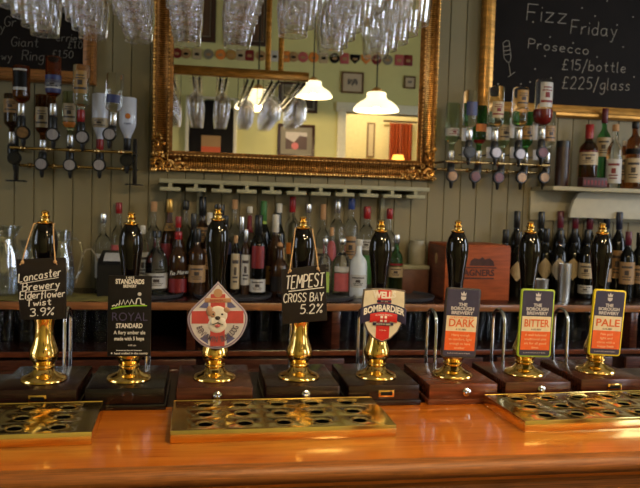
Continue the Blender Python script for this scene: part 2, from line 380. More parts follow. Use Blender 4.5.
NOSE = mat('bar_nosing_wood', (.24, .080, .014), .45, var=.5, scale=10, stretch=(1.5, 60, 60))
BARZ = 1.10
bar = thing('bar_counter', 'long varnished orange wood bar counter with a rounded front edge', 'bar', (0, 1.03, 0))
MB().box(-2.0, 2.9, .022, .325, BARZ-.04, BARZ).build('worktop', BARW, bar)
MB().box(-2.0, 2.9, .3255, .60, BARZ-.04, BARZ).build('pump_strip', MAHOG_D, bar)
prof = [(.022, 0), (.012, -.001), (.004, -.006), (0, -.014), (.001, -.022), (.008, -.029), (.018, -.032), (.024, -.033), (.03, -.05), (.022, -.058), (.022, -.075), (.04, -.08), (.04, -.0)]
b = bmesh.new(); A = [b.verts.new((-2.0, y, BARZ+z)) for y, z in prof]; B = [b.verts.new((2.9, y, BARZ+z)) for y, z in prof]
for i in range(len(prof)): j = (i+1) % len(prof); b.faces.new((A[i], A[j], B[j], B[i]))
b.faces.new(A); b.faces.new(B[::-1])
nm = MB().add(b)
for v in nm.bm.verts:
    if v.co.y >= .039: v.co.z = min(v.co.z, BARZ-.0405)
nm.build('nosing', NOSE, bar)
mb = MB(); mb.box(-2.0, 2.9, .08, .12, 0, BARZ-.04)
for k in range(8): mb.box(-1.9+k*.6, -1.45+k*.6, .07, .09, .2, .9, .01)
mb.build('front_panel', MAHOG, bar)

# ------------------------------------------------------------------ back bar
SH = 1.122; LOWZ = .945
bb = thing('back_bar', 'dark wood back bar with an open glass shelf below its top', 'back bar', (0, 2.6, 0))
MB().box(-2.4, 3.2, .0, .40, SH-.004, SH, .001).build('worktop', MAHOG_D, bb)
MB().box(-2.4, 3.2, -.008, .01, SH-.028, SH-.0, .004).build('worktop_edge', SHELFW, bb)
MB().box(-2.4, 3.2, .03, .40, SH-.03, SH-.004).build('worktop_core', DARKIN, bb)
MB().box(-2.4, 3.2, -.006, .40, LOWZ-.024, LOWZ, .004).build('glass_shelf', MAHOG_D, bb)
MB().box(-2.4, 3.2, -.0085, -.004, LOWZ-.022, LOWZ-.003, .002).build('shelf_edge', MAHOG_R, bb)
MB().box(-2.4, 3.2, .385, .40, LOWZ, SH-.03).build('recess_back', DARKIN, bb)  # shade of the recess painted in as a near-black back
xs = [at(191, 330, 2.6).x, at(336, 330, 2.6).x, -1.1, 1.75]
for sx in xs: MB().box(sx-.016, sx+.016, .004, .38, LOWZ, SH-.03, .002).build('stile', MAHOG, bb)
MB().box(-2.4, 3.2, .02, .40, 0, LOWZ-.024).build('carcass', MAHOG_D, bb)
for k in range(9):
    xx = -1.95+k*.56
    MB().box(xx-.25, xx+.25, .0, .02, .12, LOWZ-.035, .004).box(xx-.19, xx+.19, -.008, .004, .18, LOWZ-.07, .006).build('cupboard_door', MAHOG, bb)

# tumblers on the lower shelf
def pint():
    p = [(0, .006), (.026, .006), (.027, .0), (.030, .004), (.038, .125), (.0385, .128), (.037, .128), (.028, .012), (0, .011)]
    return MB().lathe(p, 20)
g0 = None; where = [(5, 'beside the lowest slate'), (23, ''), (80, ''), (98, ''), (244, ''), (262, ''), (281, ''), (343, ''), (354, ''), (404, ''), (420, ''), (476, ''), (492, ''), (505, ''), (558, ''), (575, ''), (590, ''), (628, '')]
order = ['first', 'second', 'third', 'fourth', 'fifth', 'sixth', 'seventh', 'eighth', 'ninth', 'tenth', 'eleventh', 'twelfth', 'thirteenth', 'fourteenth', 'fifteenth', 'sixteenth', 'seventeenth', 'eighteenth']
lastx = -9
for i, (px, s) in enumerate(where):
    p = at(px, 340, 2.75); X = max(p.x, lastx+.08); lastx = X
    if g0 is None: g0 = pint().build('pint_glass', PINTG, None, (X, 2.75, LOWZ)); o = g0
    else: o = dup(g0, None, (X, 2.75, LOWZ))
    tag(o, 'clear straight pint glass on the dark lower shelf, %s along from the glass jugs end' % order[i], 'glass', 'pint glasses under the back bar')

# ------------------------------------------------------------------ beer pumps
BOXT = .042
def flat_clip(o): return o
PUMPS = []
pillar_prof = [(0, 0), (.0415, 0), (.0430, .002), (.0425, .005), (.0385, .0085), (.0290, .0120), (.0220, .0165), (.0180, .0225), (.0195, .026), (.0205, .028), (.0195, .030), (.018, .031), (.021, .036), (.0255, .043), (.0272, .050), (.0265, .057), (.0235, .065), (.0205, .073), (.0180, .084), (.0170, .098), (.0175, .110), (.019, .118), (.0195, .121), (.0175, .124), (0, .124)]
def handle_prof(h0, h1):
    q = [(.0, .0), (.0125, .0), (.0128, .1), (.0140, .28), (.0160, .44), (.0190, .58), (.0220, .69), (.0236, .78), (.0226, .865), (.0188, .935), (.0140, .985), (.012, 1), (0, 1)]
    return [(r, h0+(h1-h0)*t) for r, t in q]
def finial_prof(z0, top):
    h = top-z0; q = [(0, 0), (.0135, 0), (.0145, .05), (.0145, .12), (.0110, .2), (.0085, .25), (.0080, .45), (.0092, .52), (.0092, .58), (.0060, .64), (.0052, .68), (.0072, .76), (.0076, .84), (.006, .93), (.003, .98), (0, 1)]
    return [(r, z0+h*t) for r, t in q]
def pump(i, flange, topy, boxm, label, neck, plate):
    Y = (1.41, 1.41, 1.41, 1.41, 1.41, 1.41, 1.42, 1.435)[i]; X = at(flange[0], flange[1], Y).x
    root = thing('beer_pump', label, 'beer pump', (X, Y, BARZ), 'hand pulled beer pumps along the bar')
    ztop = at(topy[0], topy[1], Y).z-BARZ
    mb = MB(); mb.box(-.0735, .0735, -.071, .118, .010, BOXT, .004); mb.box(-.0765, .0765, -.074, .121, 0, .0115, .003)
    bx = mb.build('base_box', boxm, root)
    if plate == 'plate':
        pl = MB().box(-.012, .020, -.0735, -.0705, .018, .032, .001).build('badge_plate', BRASS, bx)
        MB().box(-.008, .016, -.0742, -.073, .0215, .0285).build('plate_slot', LK, pl)
    elif plate == 'knob':
        MB().lathe([(0, 0), (.0085, 0), (.0085, .004), (.0055, .006), (.005, .010), (.003, .012), (0, .012)], 14, M=T(.005, -.071, .026) @ Matrix.Rotation(PI/2, 4, 'X')).build('lock_button', CHROME, bx)
    else:
        MB().lathe([(0, 0), (.011, 0), (.010, .0012), (0, .002)], 18, M=T(.005, -.071, .026) @ Matrix.Rotation(PI/2, 4, 'X')).build('oval_emblem', MAHOG_D, bx)
    MB().lathe([(r, z+BOXT) for r, z in pillar_prof], 40).build('brass_pillar', BRASS, root)
    z0 = ztop-.026
    MB().lathe(handle_prof(BOXT+.124, z0), 32).build('handle', LACQ, root)
    MB().lathe(finial_prof(z0, ztop), 20).build('finial', BRASS, root)
    # spout arching over on the serving side
    pts = [(neck, .085, BOXT)]
    for k in range(0, 15):
        a = PI*k/14; pts.append((neck, .085+.032-.032*math.cos(a), BOXT+.095+.028*math.sin(a)))
    pts += [(neck, .149, BOXT+.05), (neck, .149, BOXT-.03)]
    MB().tube(pts, .0040, 10).build('swan_neck', CHROME, root)
    PUMPS.append((root, X, Y, ztop)); return root
specs = [((44.0, 377), (45, 210), MAHOG_D, 'beer pump with a chalked slate lettered Lancaster Brewery hanging on its handle', .022, 'plate'),
 ((129, 378), (132.5, 211.5), MAHOG_B, 'beer pump on a black box with a black board showing a white skyline', .027, 'oval'),
 ((214.5, 377.5), (219, 207.5), MAHOG, 'beer pump with a red and white teardrop badge with a bulldog', -.005, 'knob'),
 ((298.7, 376), (302.5, 216), MAHOG_D, 'beer pump with a chalked slate lettered Tempest hanging on its handle', .0, 'knob'),
 ((376, 376), (385, 219.5), MAHOG_D, 'beer pump with a cream shield badge crossed by a red stripe', -.007, 'plate'),
 ((452, 375), (458, 220), MAHOG_R, 'beer pump with a dark bordered badge lettered Dark over an orange panel', -.010, 'knob'),
 ((523.7, 372), (532.5, 221), MAHOG, 'beer pump with a lime green bordered badge lettered Bitter', -.011, 'knob'),
 ((595, 369), (603.7, 222.5), MAHOG, 'beer pump with a yellow bordered badge lettered Pale', -.024, 'plate')]
for i, s in enumerate(specs): pump(i, *s)
# a black stopper on the third pump's tip
r3 = PUMPS[2]
MB().lathe([(0, 0), (.006, 0), (.0075, .004), (.006, .010), (0, .012)], 14, M=T(0, 0, r3[3]-.004)).build('stopper', CAPK, r3[0])

CY = 1.366                                     # plane of the pump badges
def clip_at(i, px, py, ang_px):                # where a badge sits on pump i, in that pump's space
    root, X, Y, _ = PUMPS[i]; c = Y-.044; p = at(px, py, c)
    return (p.x-X, c-Y, p.z-BARZ), (0, math.radians(ang_px), 0)
def rrect(w, h, r, n=5):
    pts = []
    for cx, cz, a in ((w/2-r, h/2-r, 0), (-w/2+r, h/2-r, PI/2), (-w/2+r, -h/2+r, PI), (w/2-r, -h/2+r, 1.5*PI)):
        for k in range(n+1): q = a+PI/2*k/n; pts.append((cx+r*math.cos(q), cz+r*math.sin(q)))
    return pts
def mm(px, X, Y=CY): return px/ppm(X, Y)

# Royal Standard board
loc, rot = clip_at(1, 129.5, 316.3, 0); root = PUMPS[1][0]
s = 1/ppm(-.14, CY); W_, H_ = 42.5*s, 82*s
cl = MB().prism(rrect(W_, H_, .001), 0, .006, .0008).build('pump_clip', LK, root, loc, rot)
mb = MB()
u = s
mb.text('1485', 2.4*u, 0, 38.0*u, -.0002, w=8*u); mb.text('STANDARDS', 4.6*u, 0, 33.0*u, -.0002, w=28*u, bold=.0004); mb.text('BREWERY', 2.9*u, 0, 29.2*u, -.0002, w=13*u, bold=.0002)
pts = [(-17, 12.0), (-15, 13), (-13.5, 12), (-12, 14.5), (-10.5, 12.8), (-9.5, 18), (-8, 13.5), (-6, 18.5), (-4.5, 13.5), (-2, 18), (0, 13.8), (2, 19), (4, 14.5), (6, 14), (7, 19.5), (9, 20.3), (10.5, 19.5), (11, 14.5), (13, 14), (15, 14)]
mb.tube([(x*u, -.0003, (z-1.8)*u) for x, z in pts], .62*u, 5)
mb.text('STANDARD', 4.6*u, 0, -11.8*u, -.0002, w=26*u, bold=.0003); mb.text('A fiery amber ale', 3.6*u, .3*u, -18.2*u, -.0002, w=31*u, bold=.0001); mb.text('made with 5 hops', 3.6*u, 0, -24.4*u, -.0002, w=29*u, bold=.0002)
mb.text('4.4% abv', 1.6*u, 3*u, -30.3*u, -.0002); mb.text('brewed at the old brewery', 1.1*u, 0, -35.2*u, -.0002, w=25*u, bold=.0001); mb.text('hand crafted in the county', 2.0*u, 2*u, -37.6*u-.002, -.0002, w=33*u, bold=.0001); mb.ball((-17*u, -.0002, -37.6*u), .9*u, 6, sc=(1, .3, 1))
mb.build('lettering', paint('printed_white', (.75, .72, .66)), cl)
mb = MB(); mb.prism([(x*s, z*s) for x, z in ((-18, 8.2), (-9, 10.4), (4, 11.6), (17, 11.4), (17, 10.5), (4, 10.3), (-9, 8.9), (-18, 7.0))], -.0006, .001); mb.build('green_swoosh', paint('lime_ink', (.25, .55, .03)), cl)
MB().text('ROYAL', 8.6*s, 0, -4.6*s, -.0002, w=34.5*s, bold=-.0002).build('dark_lettering', paint('violet_ink', (.050, .042, .115)), cl)
MB().lathe([(0, 0), (.0036, 0), (.0028, .0005), (0, .0008)], 14, M=T(9.5*s, 0, 22.6*s) @ Matrix.Rotation(PI/2, 4, 'X')).build('moon', paint('moon_grey', (.55, .52, .48)), cl)

# teardrop badge with a bulldog
loc, rot = clip_at(2, 217.7, 317, -0.5); root = PUMPS[2][0]; s = 1/ppm(.02, CY)
def drop(k):
    h = [(0, 36), (11.3, 23.2), (22.2, 12.4), (27.6, 6.0), (30, -1), (28.6, -10), (23.6, -20.5), (15.0, -28.6), (5.5, -32.2)]
    P = [(-h[1][0], h[1][1])]+h+[(-h[-1][0], h[-1][1])]; pts = [h[0]]
    for i in range(1, len(h)):                          # smooth curve through the outline points, sharp at the tip
        p0, p1, p2, p3 = (P[i] if i > 1 else (h[0][0]-6, h[0][1]+6)), P[i+1-0] if False else h[i-1], h[i], (h[i+1] if i+1 < len(h) else (-h[-1][0], h[-1][1]))
        p0 = h[i-2] if i > 1 else (h[0][0]*2-h[1][0], h[0][1]*2-h[1][1])
        for q in range(1, 6):
            t = q/5.; pts.append(tuple(.5*((2*p1[a])+(-p0[a]+p2[a])*t+(2*p0[a]-5*p1[a]+4*p2[a]-p3[a])*t*t+(-p0[a]+3*p1[a]-3*p2[a]+p3[a])*t**3) for a in (0, 1)))
    out = pts+[(0, -32.7)]+[(-x, z) for x, z in pts[:0:-1]]
    return [(x*k, z*k) for x, z in out]
cl = MB().prism(drop(s), 0, .006, .0008).build('pump_clip', paint('badge_lilac', (.36, .31, .36)), root, loc, rot)
MB().prism(drop(s*.955), -.0007, .001).build('border_line', paint('badge_mauve', (.20, .14, .22)), cl)
MB().prism(drop(s*.92), -.0012, .001).build('flag_field', paint('flag_white', (.60, .56, .54)), cl)
FR = paint('flag_red', (.46, .065, .055))
mb = MB(); mb.box(-.0140, .0140, -.0017, 0, -.0570, .045); mb.box(-.0500, .0500, -.0017, 0, -.0125, .0120); mb.build('red_cross', FR, cl)
FB = paint('flag_blue', (.11, .11, .24))
mb = MB()
for q in ([(-.036, .019), (-.018, .037), (-.018, .017)], [(.036, .019), (.018, .037), (.018, .017)], [(-.034, -.042), (-.018, -.053), (-.018, -.032)], [(.034, -.042), (.018, -.053), (.018, -.032)]):
    mb.prism(q, -.0016, 0)
mb.build('blue_corner', FB, cl)
# dog's head: one relief, muzzle, nose, ears, eyes
DW = paint('dog_white', (.70, .64, .54)); DT = paint('dog_tan', (.40, .22, .12)); DK = paint('dog_dark', (.03, .022, .02))
mb = MB(); mb.ball((0, -.001, .004), .0195, 20, sc=(1, .16, .95)); mb.ball((-.001, -.001, -.015), .0195, 20, sc=(.95, .15, .85)); mb.ball((-.007, -.0025, -.009), .0085, 12, sc=(1, .35, 1.1)); mb.ball((.007, -.0025, -.009), .0085, 12, sc=(1, .35, 1.1))
hd = mb.build('dog_head', DW, cl)
mb = MB(); mb.ball((-.016, -.002, .012), .0085, 12, sc=(.75, .3, 1.2)); mb.ball((.017, -.002, .014), .007, 12, sc=(.9, .3, .8)); mb.ball((-.0095, -.0035, .006), .006, 10, sc=(1, .2, 1.1)); mb.build('dog_ear', DT, hd)
mb = MB(); mb.ball((0, -.0052, -.001), .0045, 10, sc=(1.2, .4, .85)); mb.ball((-.0085, -.0042, .006), .0022, 8, sc=(1, .4, 1)); mb.ball((.0085, -.0042, .006), .0022, 8, sc=(1, .4, 1)); mb.tube([(-.010, -.005, -.014), (-.004, -.0058, -.012), (0, -.006, -.0095), (.004, -.0058, -.012), (.010, -.005, -.014)], .0009, 5); mb.build('dog_nose', DK, hd)
MB().ball((0, -.0052, -.0165), .0045, 10, sc=(1.2, .3, .7)).build('dog_tongue', paint('tongue', (.55, .12, .12)), hd)
mb = MB(); word = 'BENJAMIN BULLDOG'
for j, ch in enumerate(word):
    a = math.radians(-68+136*j/(len(word)-1)); rr = .043
    if ch != ' ': mb.text(ch, .0115, rr*math.sin(a), -.002-rr*math.cos(a)-.004, -.0024, ang=a, sx=.60, bold=.0002)
mb.build('lettering', paint('badge_ink', (.13, .10, .13)), cl)
mb = MB(); mb.box(-.0255, .0255, -.0023, 0, .0285, .0375, .001); mb.lathe([(0, 0), (.0085, 0), (.0085, .0006), (0, .0008)], 16, M=T(0, -.0018, .047) @ Matrix.Rotation(PI/2, 4, 'X')); cr = mb.build('crest', paint('badge_gold', (.46, .26, .13)), cl)
MB().text('BREWERY', .0055, 0, .0303, -.0026, sx=.9).build('crest_lettering', FR, cr)

# cream shield
loc, rot = clip_at(4, 383.5, 312, 1.2); root = PUMPS[4][0]; s = 1/ppm(.37, CY)
def shield(k):
    L = [(0, 23.6), (-11, 23.3), (-21.5, 22), (-22.2, 12), (-22.4, 2), (-20.6, -8), (-16, -18), (-9, -25), (0, -29)]
    pts = [(x*k, z*k*1.05-.9*s) for x, z in L]; return pts+[(-x, z) for x, z in pts[-2:0:-1]]
cl = MB().prism(shield(s), 0, .007, .001).build('pump_clip', paint('badge_rim_dark', (.10, .075, .06)), root, loc, rot)
CRM = paint('badge_cream', (.68, .62, .46)); RD = paint('badge_red', (.55, .022, .018)); NV = paint('badge_navy', (.018, .016, .05))
MB().prism(shield(s*.945), -.0009, .001).build('cream_field', CRM, cl)
MB().prism([(-6.9*s, 22.2*s), (6.9*s, 22.2*s), (6.9*s, -26.2*s), (0, -29.2*s), (-6.9*s, -26.2*s)], -.0014, 0).build('red_stripe', RD, cl)
bend = lambda x: -x*x*5.2
def band(x0, x1, z0, z1, n=14):
    up = [(x0+(x1-x0)*k/n, z1+bend(x0+(x1-x0)*k/n)) for k in range(n+1)]; dn = [(x, z-(z1-z0)) for x, z in up]
    return up+dn[::-1]
bn = MB().prism(band(-23.4*s, 23.4*s, -6.8*s, 9.2*s), -.0030, .0035, .0006).build('navy_banner', NV, cl)
MB().prism(band(-14*s, 14*s, -8.6*s, .0*s), -.0036, .0, .0003).build('red_ribbon', RD, cl)
mb = MB(); mb.text('BOMBARDIER', 6.2*s, 0, 1.3*s, -.0032, bend=bend, w=42*s, bold=.0006); mb.text('WELLS', .0125, 0, 14.2*s, -.0016, sx=.88, bold=.0009, bend=lambda x: x*x*4); mb.text('GLORIOUS ENGLISH', .0030, 0, -3.2*s, -.0040, bend=bend, sx=.9); mb.build('lettering', paint('badge_white', (.80, .77, .68)), cl)
mb = MB(); mb.box(-3.4*s, 3.4*s, -.0044, 0, -10.0*s, -3.6*s, .0006); cw = mb.build('cross_ground', paint('badge_white', (.8, .77, .68)), cl)
mb = MB(); mb.box(-.75*s, .75*s, -.0050, 0, -10.0*s, -3.6*s); mb.box(-3.4*s, 3.4*s, -.0050, 0, -7.5*s, -6.1*s); mb.build('red_cross', RD, cw)
mb = MB(); mb.box(-10.5*s, 10.5*s, -.0042, 0, -13.4*s, -10.6*s, .0005); mb.box(-7.5*s, 7.5*s, -.0020, 0, 9.6*s, 12.2*s, .0003); nb = mb.build('dark_strap', NV, cl)
mb = MB(); mb.text('PREMIUM BEER', .0034, 0, -12.9*s, -.0046, sx=.95); mb.text('EST 1876', .0026, 0, 10.2*s, -.0024); mb.text('4.1% abv', .0028, 0, -19*s, -.0018); mb.build('strap_lettering', CRM, nb)

# three rectangular badges of one family
def family(i, px, py, ang, rim, word, l1, blurb, inkcol):
    root = PUMPS[i][0]; loc, rot = clip_at(i, px, py, ang); X = PUMPS[i][1]; s = 1/ppm(X, CY)/math.cos(math.atan2(X, CY)-YAW+YAW*.0)**0
    W, H = .0755, .1450
    cl = MB().prism(rrect(W, H, .006), 0, .006, .0008).build('pump_clip', rim, root, loc, rot)
    MB().prism(rrect(W-.0065, H-.0065, .004), -.0006, .001).build('navy_field', paint('family_navy', (.030, .028, .062)), cl)
    u = H/70.
    MB().box(-W/2+.0050, W/2-.0050, -.0010, 0, -8.4*u, 7.0*u).build('cream_band', paint('family_cream', (.70, .61, .42)), cl)
    op = MB().box(-W/2+.0050, W/2-.0050, -.0012, 0, -27.6*u, -8.4*u).build('orange_panel', paint('family_orange', (.72, .12, .018)), cl)
    mb = MB(); mb.text('THE', 3.2*u, 0, 17.0*u, -.0008, w=9*u, bold=.0003); mb.text('BOROUGH', 3.2*u, 0, 13.0*u, -.0008, w=24*u, bold=.0003); mb.text('BREWERY', 3.2*u, 0, 8.7*u, -.0008, w=23*u, bold=.0003)
    # crest: crown over a small shield
    mb.prism([(-2.4*u, 27.6*u), (2.4*u, 27.6*u), (3*u, 31*u), (1.4*u, 29.3*u), (0, 32*u), (-1.4*u, 29.3*u), (-3*u, 31*u)], -.0009, 0); mb.prism([(-2.8*u, 26.6*u), (2.8*u, 26.6*u), (2.5*u, 24*u), (0, 22.6*u), (-2.5*u, 24*u)], -.0009, 0)
    mb.text('LANCASTER', 1.0*u, 0, -31.0*u, -.0008, w=24*u); mb.build('lettering', paint('family_white', (.52, .50, .50)), cl)
    mb = MB(); mb.text(word, 7.6*u, 0, -3.6*u, -.0012, bold=.0004, w=27*u)
    if l1: mb.text(l1, 2.0*u, 0, 4.6*u, -.0012, w=25*u)
    mb.build('name_lettering', paint('family_orange_ink', (.62, .13, .03)), cl)
    mb = MB(); mb.text('4.1% ABV', 1.7*u, 0, -7.2*u, -.0012, w=11*u); mb.build('strength_lettering', paint('family_ink', (.05, .04, .06)), cl)
    mb = MB()
    for k, ln in enumerate(blurb): mb.text(ln, 2.4*u, 0, (-13.2-4.3*k)*u, -.0014, w=min(24, 1.55*len(ln))*u)
    mb.build('small_print', paint('family_print', (.80, .52, .30)), op)
family(5, 461.3, 323.0, 2.6, paint('rim_dark', (.030, .024, .022)), 'DARK', 'WEDNESBURY', ['Heavy enough', 'to comfort, light', 'enough to have', 'another'], 0)
family(6, 536.3, 323.2, 1.5, paint('rim_lime', (.36, .50, .035)), 'BITTER', '', ['A well balanced', 'traditional pint', 'ale for all good', 'times'], 0)
family(7, 607.5, 322.8, 3.0, paint('rim_yellow', (.80, .62, .02)), 'PALE', '', ['Pale gold', 'light and', 'citrus with a', 'hoppy finish'], 0)

# chalked slates hung on twine
def slate(i, corners, label, lines, holes, und):
    root, X, Y, zt = PUMPS[i]; SY = 1.362
    P = [at(x, y, SY) for x, y in corners]; c = sum(P, Vector())/4
    o = thing('slate_sign', label, 'sign', (c.x, SY, c.z), 'chalked slates hung on pump handles')
    poly = [((p-c).x, (p-c).z) for p in P]
    MB().prism(poly, 0, .006, .0008).build('slate', SLATE, o)
    mb = MB(); k = 1/ppm(c.x, SY)
    for txt, h, px, py, px1, py1, r in lines:
        p = at(px, py, SY); q = at(px1, py1, SY)
        mb.write(txt, h*k, p.x-c.x, p.z-c.z, -.0004, r*k, slant=.06, sag=(q.z-p.z)/(q.x-p.x), w=q.x-p.x, gap=1.3)
    for (ax, ay), (bx, by), r in und:
        p, q = at(ax, ay, SY), at(bx, by, SY); mb.tube([(p.x-c.x, -.0004, p.z-c.z), ((p.x+q.x)/2-c.x, -.0004, (p.z+q.z)/2-c.z), (q.x-c.x, -.0004, q.z-c.z)], r*k, 5)
    mb.build('chalk_lettering', CHALK, o)
    zn = (zt-.030)+BARZ-c.z
    for (hx, hy), sd in holes:
        p = at(hx, hy, SY)-c; nx = X-c.x; yn = Y-SY
        pts = [(p.x, .003, p.z-.004), (p.x, -.004, p.z-.002), (p.x, -.004, p.z+.003)]
        b0 = Vector((p.x, -.003, p.z+.004)); b1 = Vector((nx+sd*.0175, yn-.012, zn+.004))
        for t in range(1, 9): q = b0.lerp(b1, t/8.); pts.append((q.x, q.y-.004*math.sin(PI*t/8), q.z))
        for t in range(1, 6): a = -PI/2*.6+PI*.75*t/5; pts.append((nx+sd*.0175*math.cos(a), yn+.0175*math.sin(a), zn+.004))
        st = MB().tube(pts, .0013, 6).build('string', TWINE, o)
        MB().ball((p.x, -.004, p.z-.001), .0034, 8).tube([(p.x, -.004, p.z), (p.x+sd*.004, -.006, p.z-.006)], .0011, 5).build('knot', TWINE, st)
slate(0, [(16, 259.5), (65.5, 257.5), (66.2, 319), (19.8, 320)], 'slate sign chalked Lancaster Brewery Elderflower Twist 3.9% hanging from the first pump', [('Lancaster', 8.6, 18.5, 282.4, 60.5, 275.6, .62), ('Brewery', 8.0, 22.5, 291.2, 59.2, 287.4, .62), ('Elderflower', 7.6, 19.8, 299.2, 64.6, 296.6, .58), ('Twist', 6.6, 26.3, 306.6, 51, 304.6, .60), ('3.9%', 7.8, 30, 316.4, 53.5, 314.8, .62)], [((23, 261.5), -1), ((55.5, 261), 1)], [((20, 283.8), (58.5, 277.4), .4), ((26, 292.2), (56, 289.2), .4)])
slate(3, [(281.5, 269.5), (326.0, 264.5), (327.2, 320.5), (282.3, 324.5)], 'slate sign chalked Tempest Cross Bay 5.2% hanging from the fourth pump', [('TEMPEST', 13, 285.5, 289.3, 323.3, 285.6, .68), ('CROSS BAY', 8.6, 283.3, 302.6, 322.8, 300.6, .58), ('5.2%', 9.2, 300.0, 313.9, 322.0, 312.6, .62)], [((289.8, 270.0), -1), ((317.5, 267.8), 1)], [((288.5, 291.4), (324, 287.4), .5)])

# ------------------------------------------------------------------ brass drip trays
def drip_tray(x0, y0, w, d, label, ang=0.):
    h = .0225; o = thing('drip_tray', label, 'drip tray', (x0+w/2, y0+d/2, BARZ), 'brass drip trays on the bar', (0, 0, ang))
    mb = MB(); t = .0015
    mb.box(-w/2, w/2, -d/2, d/2, 0, .002); mb.box(-w/2, w/2, -d/2, -d/2+t, 0, h, .0006); mb.box(-w/2, w/2, d/2-t, d/2, 0, h, .0006); mb.box(-w/2, -w/2+t, -d/2, d/2, 0, h, .0006); mb.box(w/2-t, w/2, -d/2, d/2, 0, h, .0006)
    mb.build('tray_body', TRAYB, o)
    nx, ny = 5, 3; pw, pd = .0672, .0545; b = bmesh.new(); N = 32
    gx = [-w/2+t]+[(-nx/2+k)*pw for k in range(nx+1)]+[w/2-t]; gy = [-d/2+t]+[(-ny/2+k)*pd for k in range(ny+1)]+[d/2-t]
    def V(x, y, z): return b.verts.new((x, y, z))
    for i in range(nx+2):
        for j in range(ny+2):
            xa, xb, ya, yb = gx[i], gx[i+1], gy[j], gy[j+1]
            if 1 <= i <= nx and 1 <= j <= ny:
                cx, cyy = (xa+xb)/2, (ya+yb)/2
                def ring(r, z): return [V(cx+r*math.cos(2*PI*k/N), cyy+r*math.sin(2*PI*k/N), z) for k in range(N)]
                outer = []
                for k in range(N):
                    c, s2 = math.cos(2*PI*k/N), math.sin(2*PI*k/N); q = min((pw/2)/max(abs(c), 1e-6), (pd/2)/max(abs(s2), 1e-6)); outer.append(V(cx+q*c, cyy+q*s2, h-.001))
                for kc, (sx, sy) in enumerate(((1, 1), (-1, 1), (-1, -1), (1, -1))):
                    a = math.atan2(sy*pd, sx*pw) % (2*PI); kk = int(round(a/(2*PI)*N)) % N; outer[kk].co = Vector((cx+sx*pw/2, cyy+sy*pd/2, h-.001))
                rs = [outer, ring(.0182, h-.001), ring(.0172, h-.0004), ring(.0160, h-.0002), ring(.0135, h-.0008), ring(.0118, h-.0022)]
                for A, B in zip(rs, rs[1:]):
                    for k in range(N): b.faces.new((A[k], A[(k+1) % N], B[(k+1) % N], B[k]))
            else: b.faces.new((V(xa, ya, h-.001), V(xb, ya, h-.001), V(xb, yb, h-.001), V(xa, yb, h-.001)))
    bmesh.ops.remove_doubles(b, verts=b.verts, dist=1e-5)
    MB().add(b).build('perforated_lid', TRAYB, o)
    MB().box(-w/2+.004, w/2-.004, -d/2+.004, d/2-.004, .0022, .004).build('tray_shade', DARKIN, o)  # near-black sheet over the brass bottom, painted shade below the holes
    return o
drip_tray(-.175-.383, 1.143, .383, .178, 'brass drip tray in front of the pump with the Lancaster slate', .035)
drip_tray(-.050, 1.148, .383, .178, 'brass drip tray in front of the teardrop badge pump, middle of three', .015)
drip_tray(.570, 1.162, .383, .176, 'brass drip tray in front of the lime and yellow bordered badges', .035)

# ------------------------------------------------------------------ hanging stemware and its rack
RZ = 2.146                                       # height of the glasses' feet
rowx = [at(x, y, 2.1).x for x, y in ((46, 42), (94, 47), (140, 46), (188, 47), (237, 42), (285, 45), (328, 53), (375, 53))]
rims = [at(x, y, 2.1).z for x, y in ((46, 42), (94, 47), (140, 46), (188, 47), (237, 42), (285, 45), (328, 53), (375, 53))]
rack = thing('glass_rack', 'wooden stemware rack hung from the ceiling above the serving side', 'rack', (0, 1.8, RZ))
MB().box(-.66, .535, .345, .385, .004, .050, .003).build('front_beam', GOLDWOOD, rack)
MB().box(-.66, .535, -.70, -.66, .185, .231, .003).build('rear_beam', GOLDWOOD, rack)
for k, rx in enumerate(rowx):
    MB().box(rx-.0215, rx-.0100, -.69, .37, -.014, -.004, .001).box(rx+.0100, rx+.0215, -.69, .37, -.014, -.004, .001).box(rx-.0215, rx-.0165, .345, .365, -.004, .006).box(rx+.0165, rx+.0215, .345, .365, -.004, .006).box(rx-.0215, rx-.0175, -.684, -.676, -.004, .187).box(rx+.0175, rx+.0215, -.684, -.676, -.004, .187).build('rail', MAHOG_D, rack)
for px in (268, 281):
    p = vat(px, 60, 2*MIRROR_Y-2.165); MB().box(p.x-.014, p.x+.014, .352, .378, .05, ZC-RZ, .002).build('hanger_post', GOLDWOOD, rack)
for xx in (-.6,): MB().box(xx-.014, xx+.014, .352, .378, .05, ZC-RZ, .002).build('hanger_post', GOLDWOOD, rack)
for xx in (-.6, .4): MB().box(xx-.014, xx+.014, -.69, -.665, .231, ZC-RZ, .002).build('hanger_post', GOLDWOOD, rack)
def wine_glass(h=.200):
    p = [(0, 0), (.036, 0), (.037, -.001), (.035, -.003), (.012, -.006), (.0045, -.012), (.0036, -.03), (.0036, -.055), (.005, -.065), (.013, -.072), (.027, -.081), (.038, -.095), (.0435, -.112), (.0450, -.130), (.0438, -.152), (.0410, -.176), (.0382, -h), (.0376, -h-.0006), (.0369, -h+.0004), (.0396, -.176), (.0425, -.151), (.0436, -.130), (.0422, -.113), (.037, -.097), (.026, -.0835), (.012, -.075), (0, -.073)]
    m_ = MB().lathe(p, 28); m_.tube([(.0376*math.cos(2*PI*k/28), .0376*math.sin(2*PI*k/28), -h) for k in range(28)], .0017, 6, closed=True)
    return m_
wg = None
ordw = ['first', 'second', 'third', 'fourth', 'fifth', 'sixth', 'seventh', 'eighth']
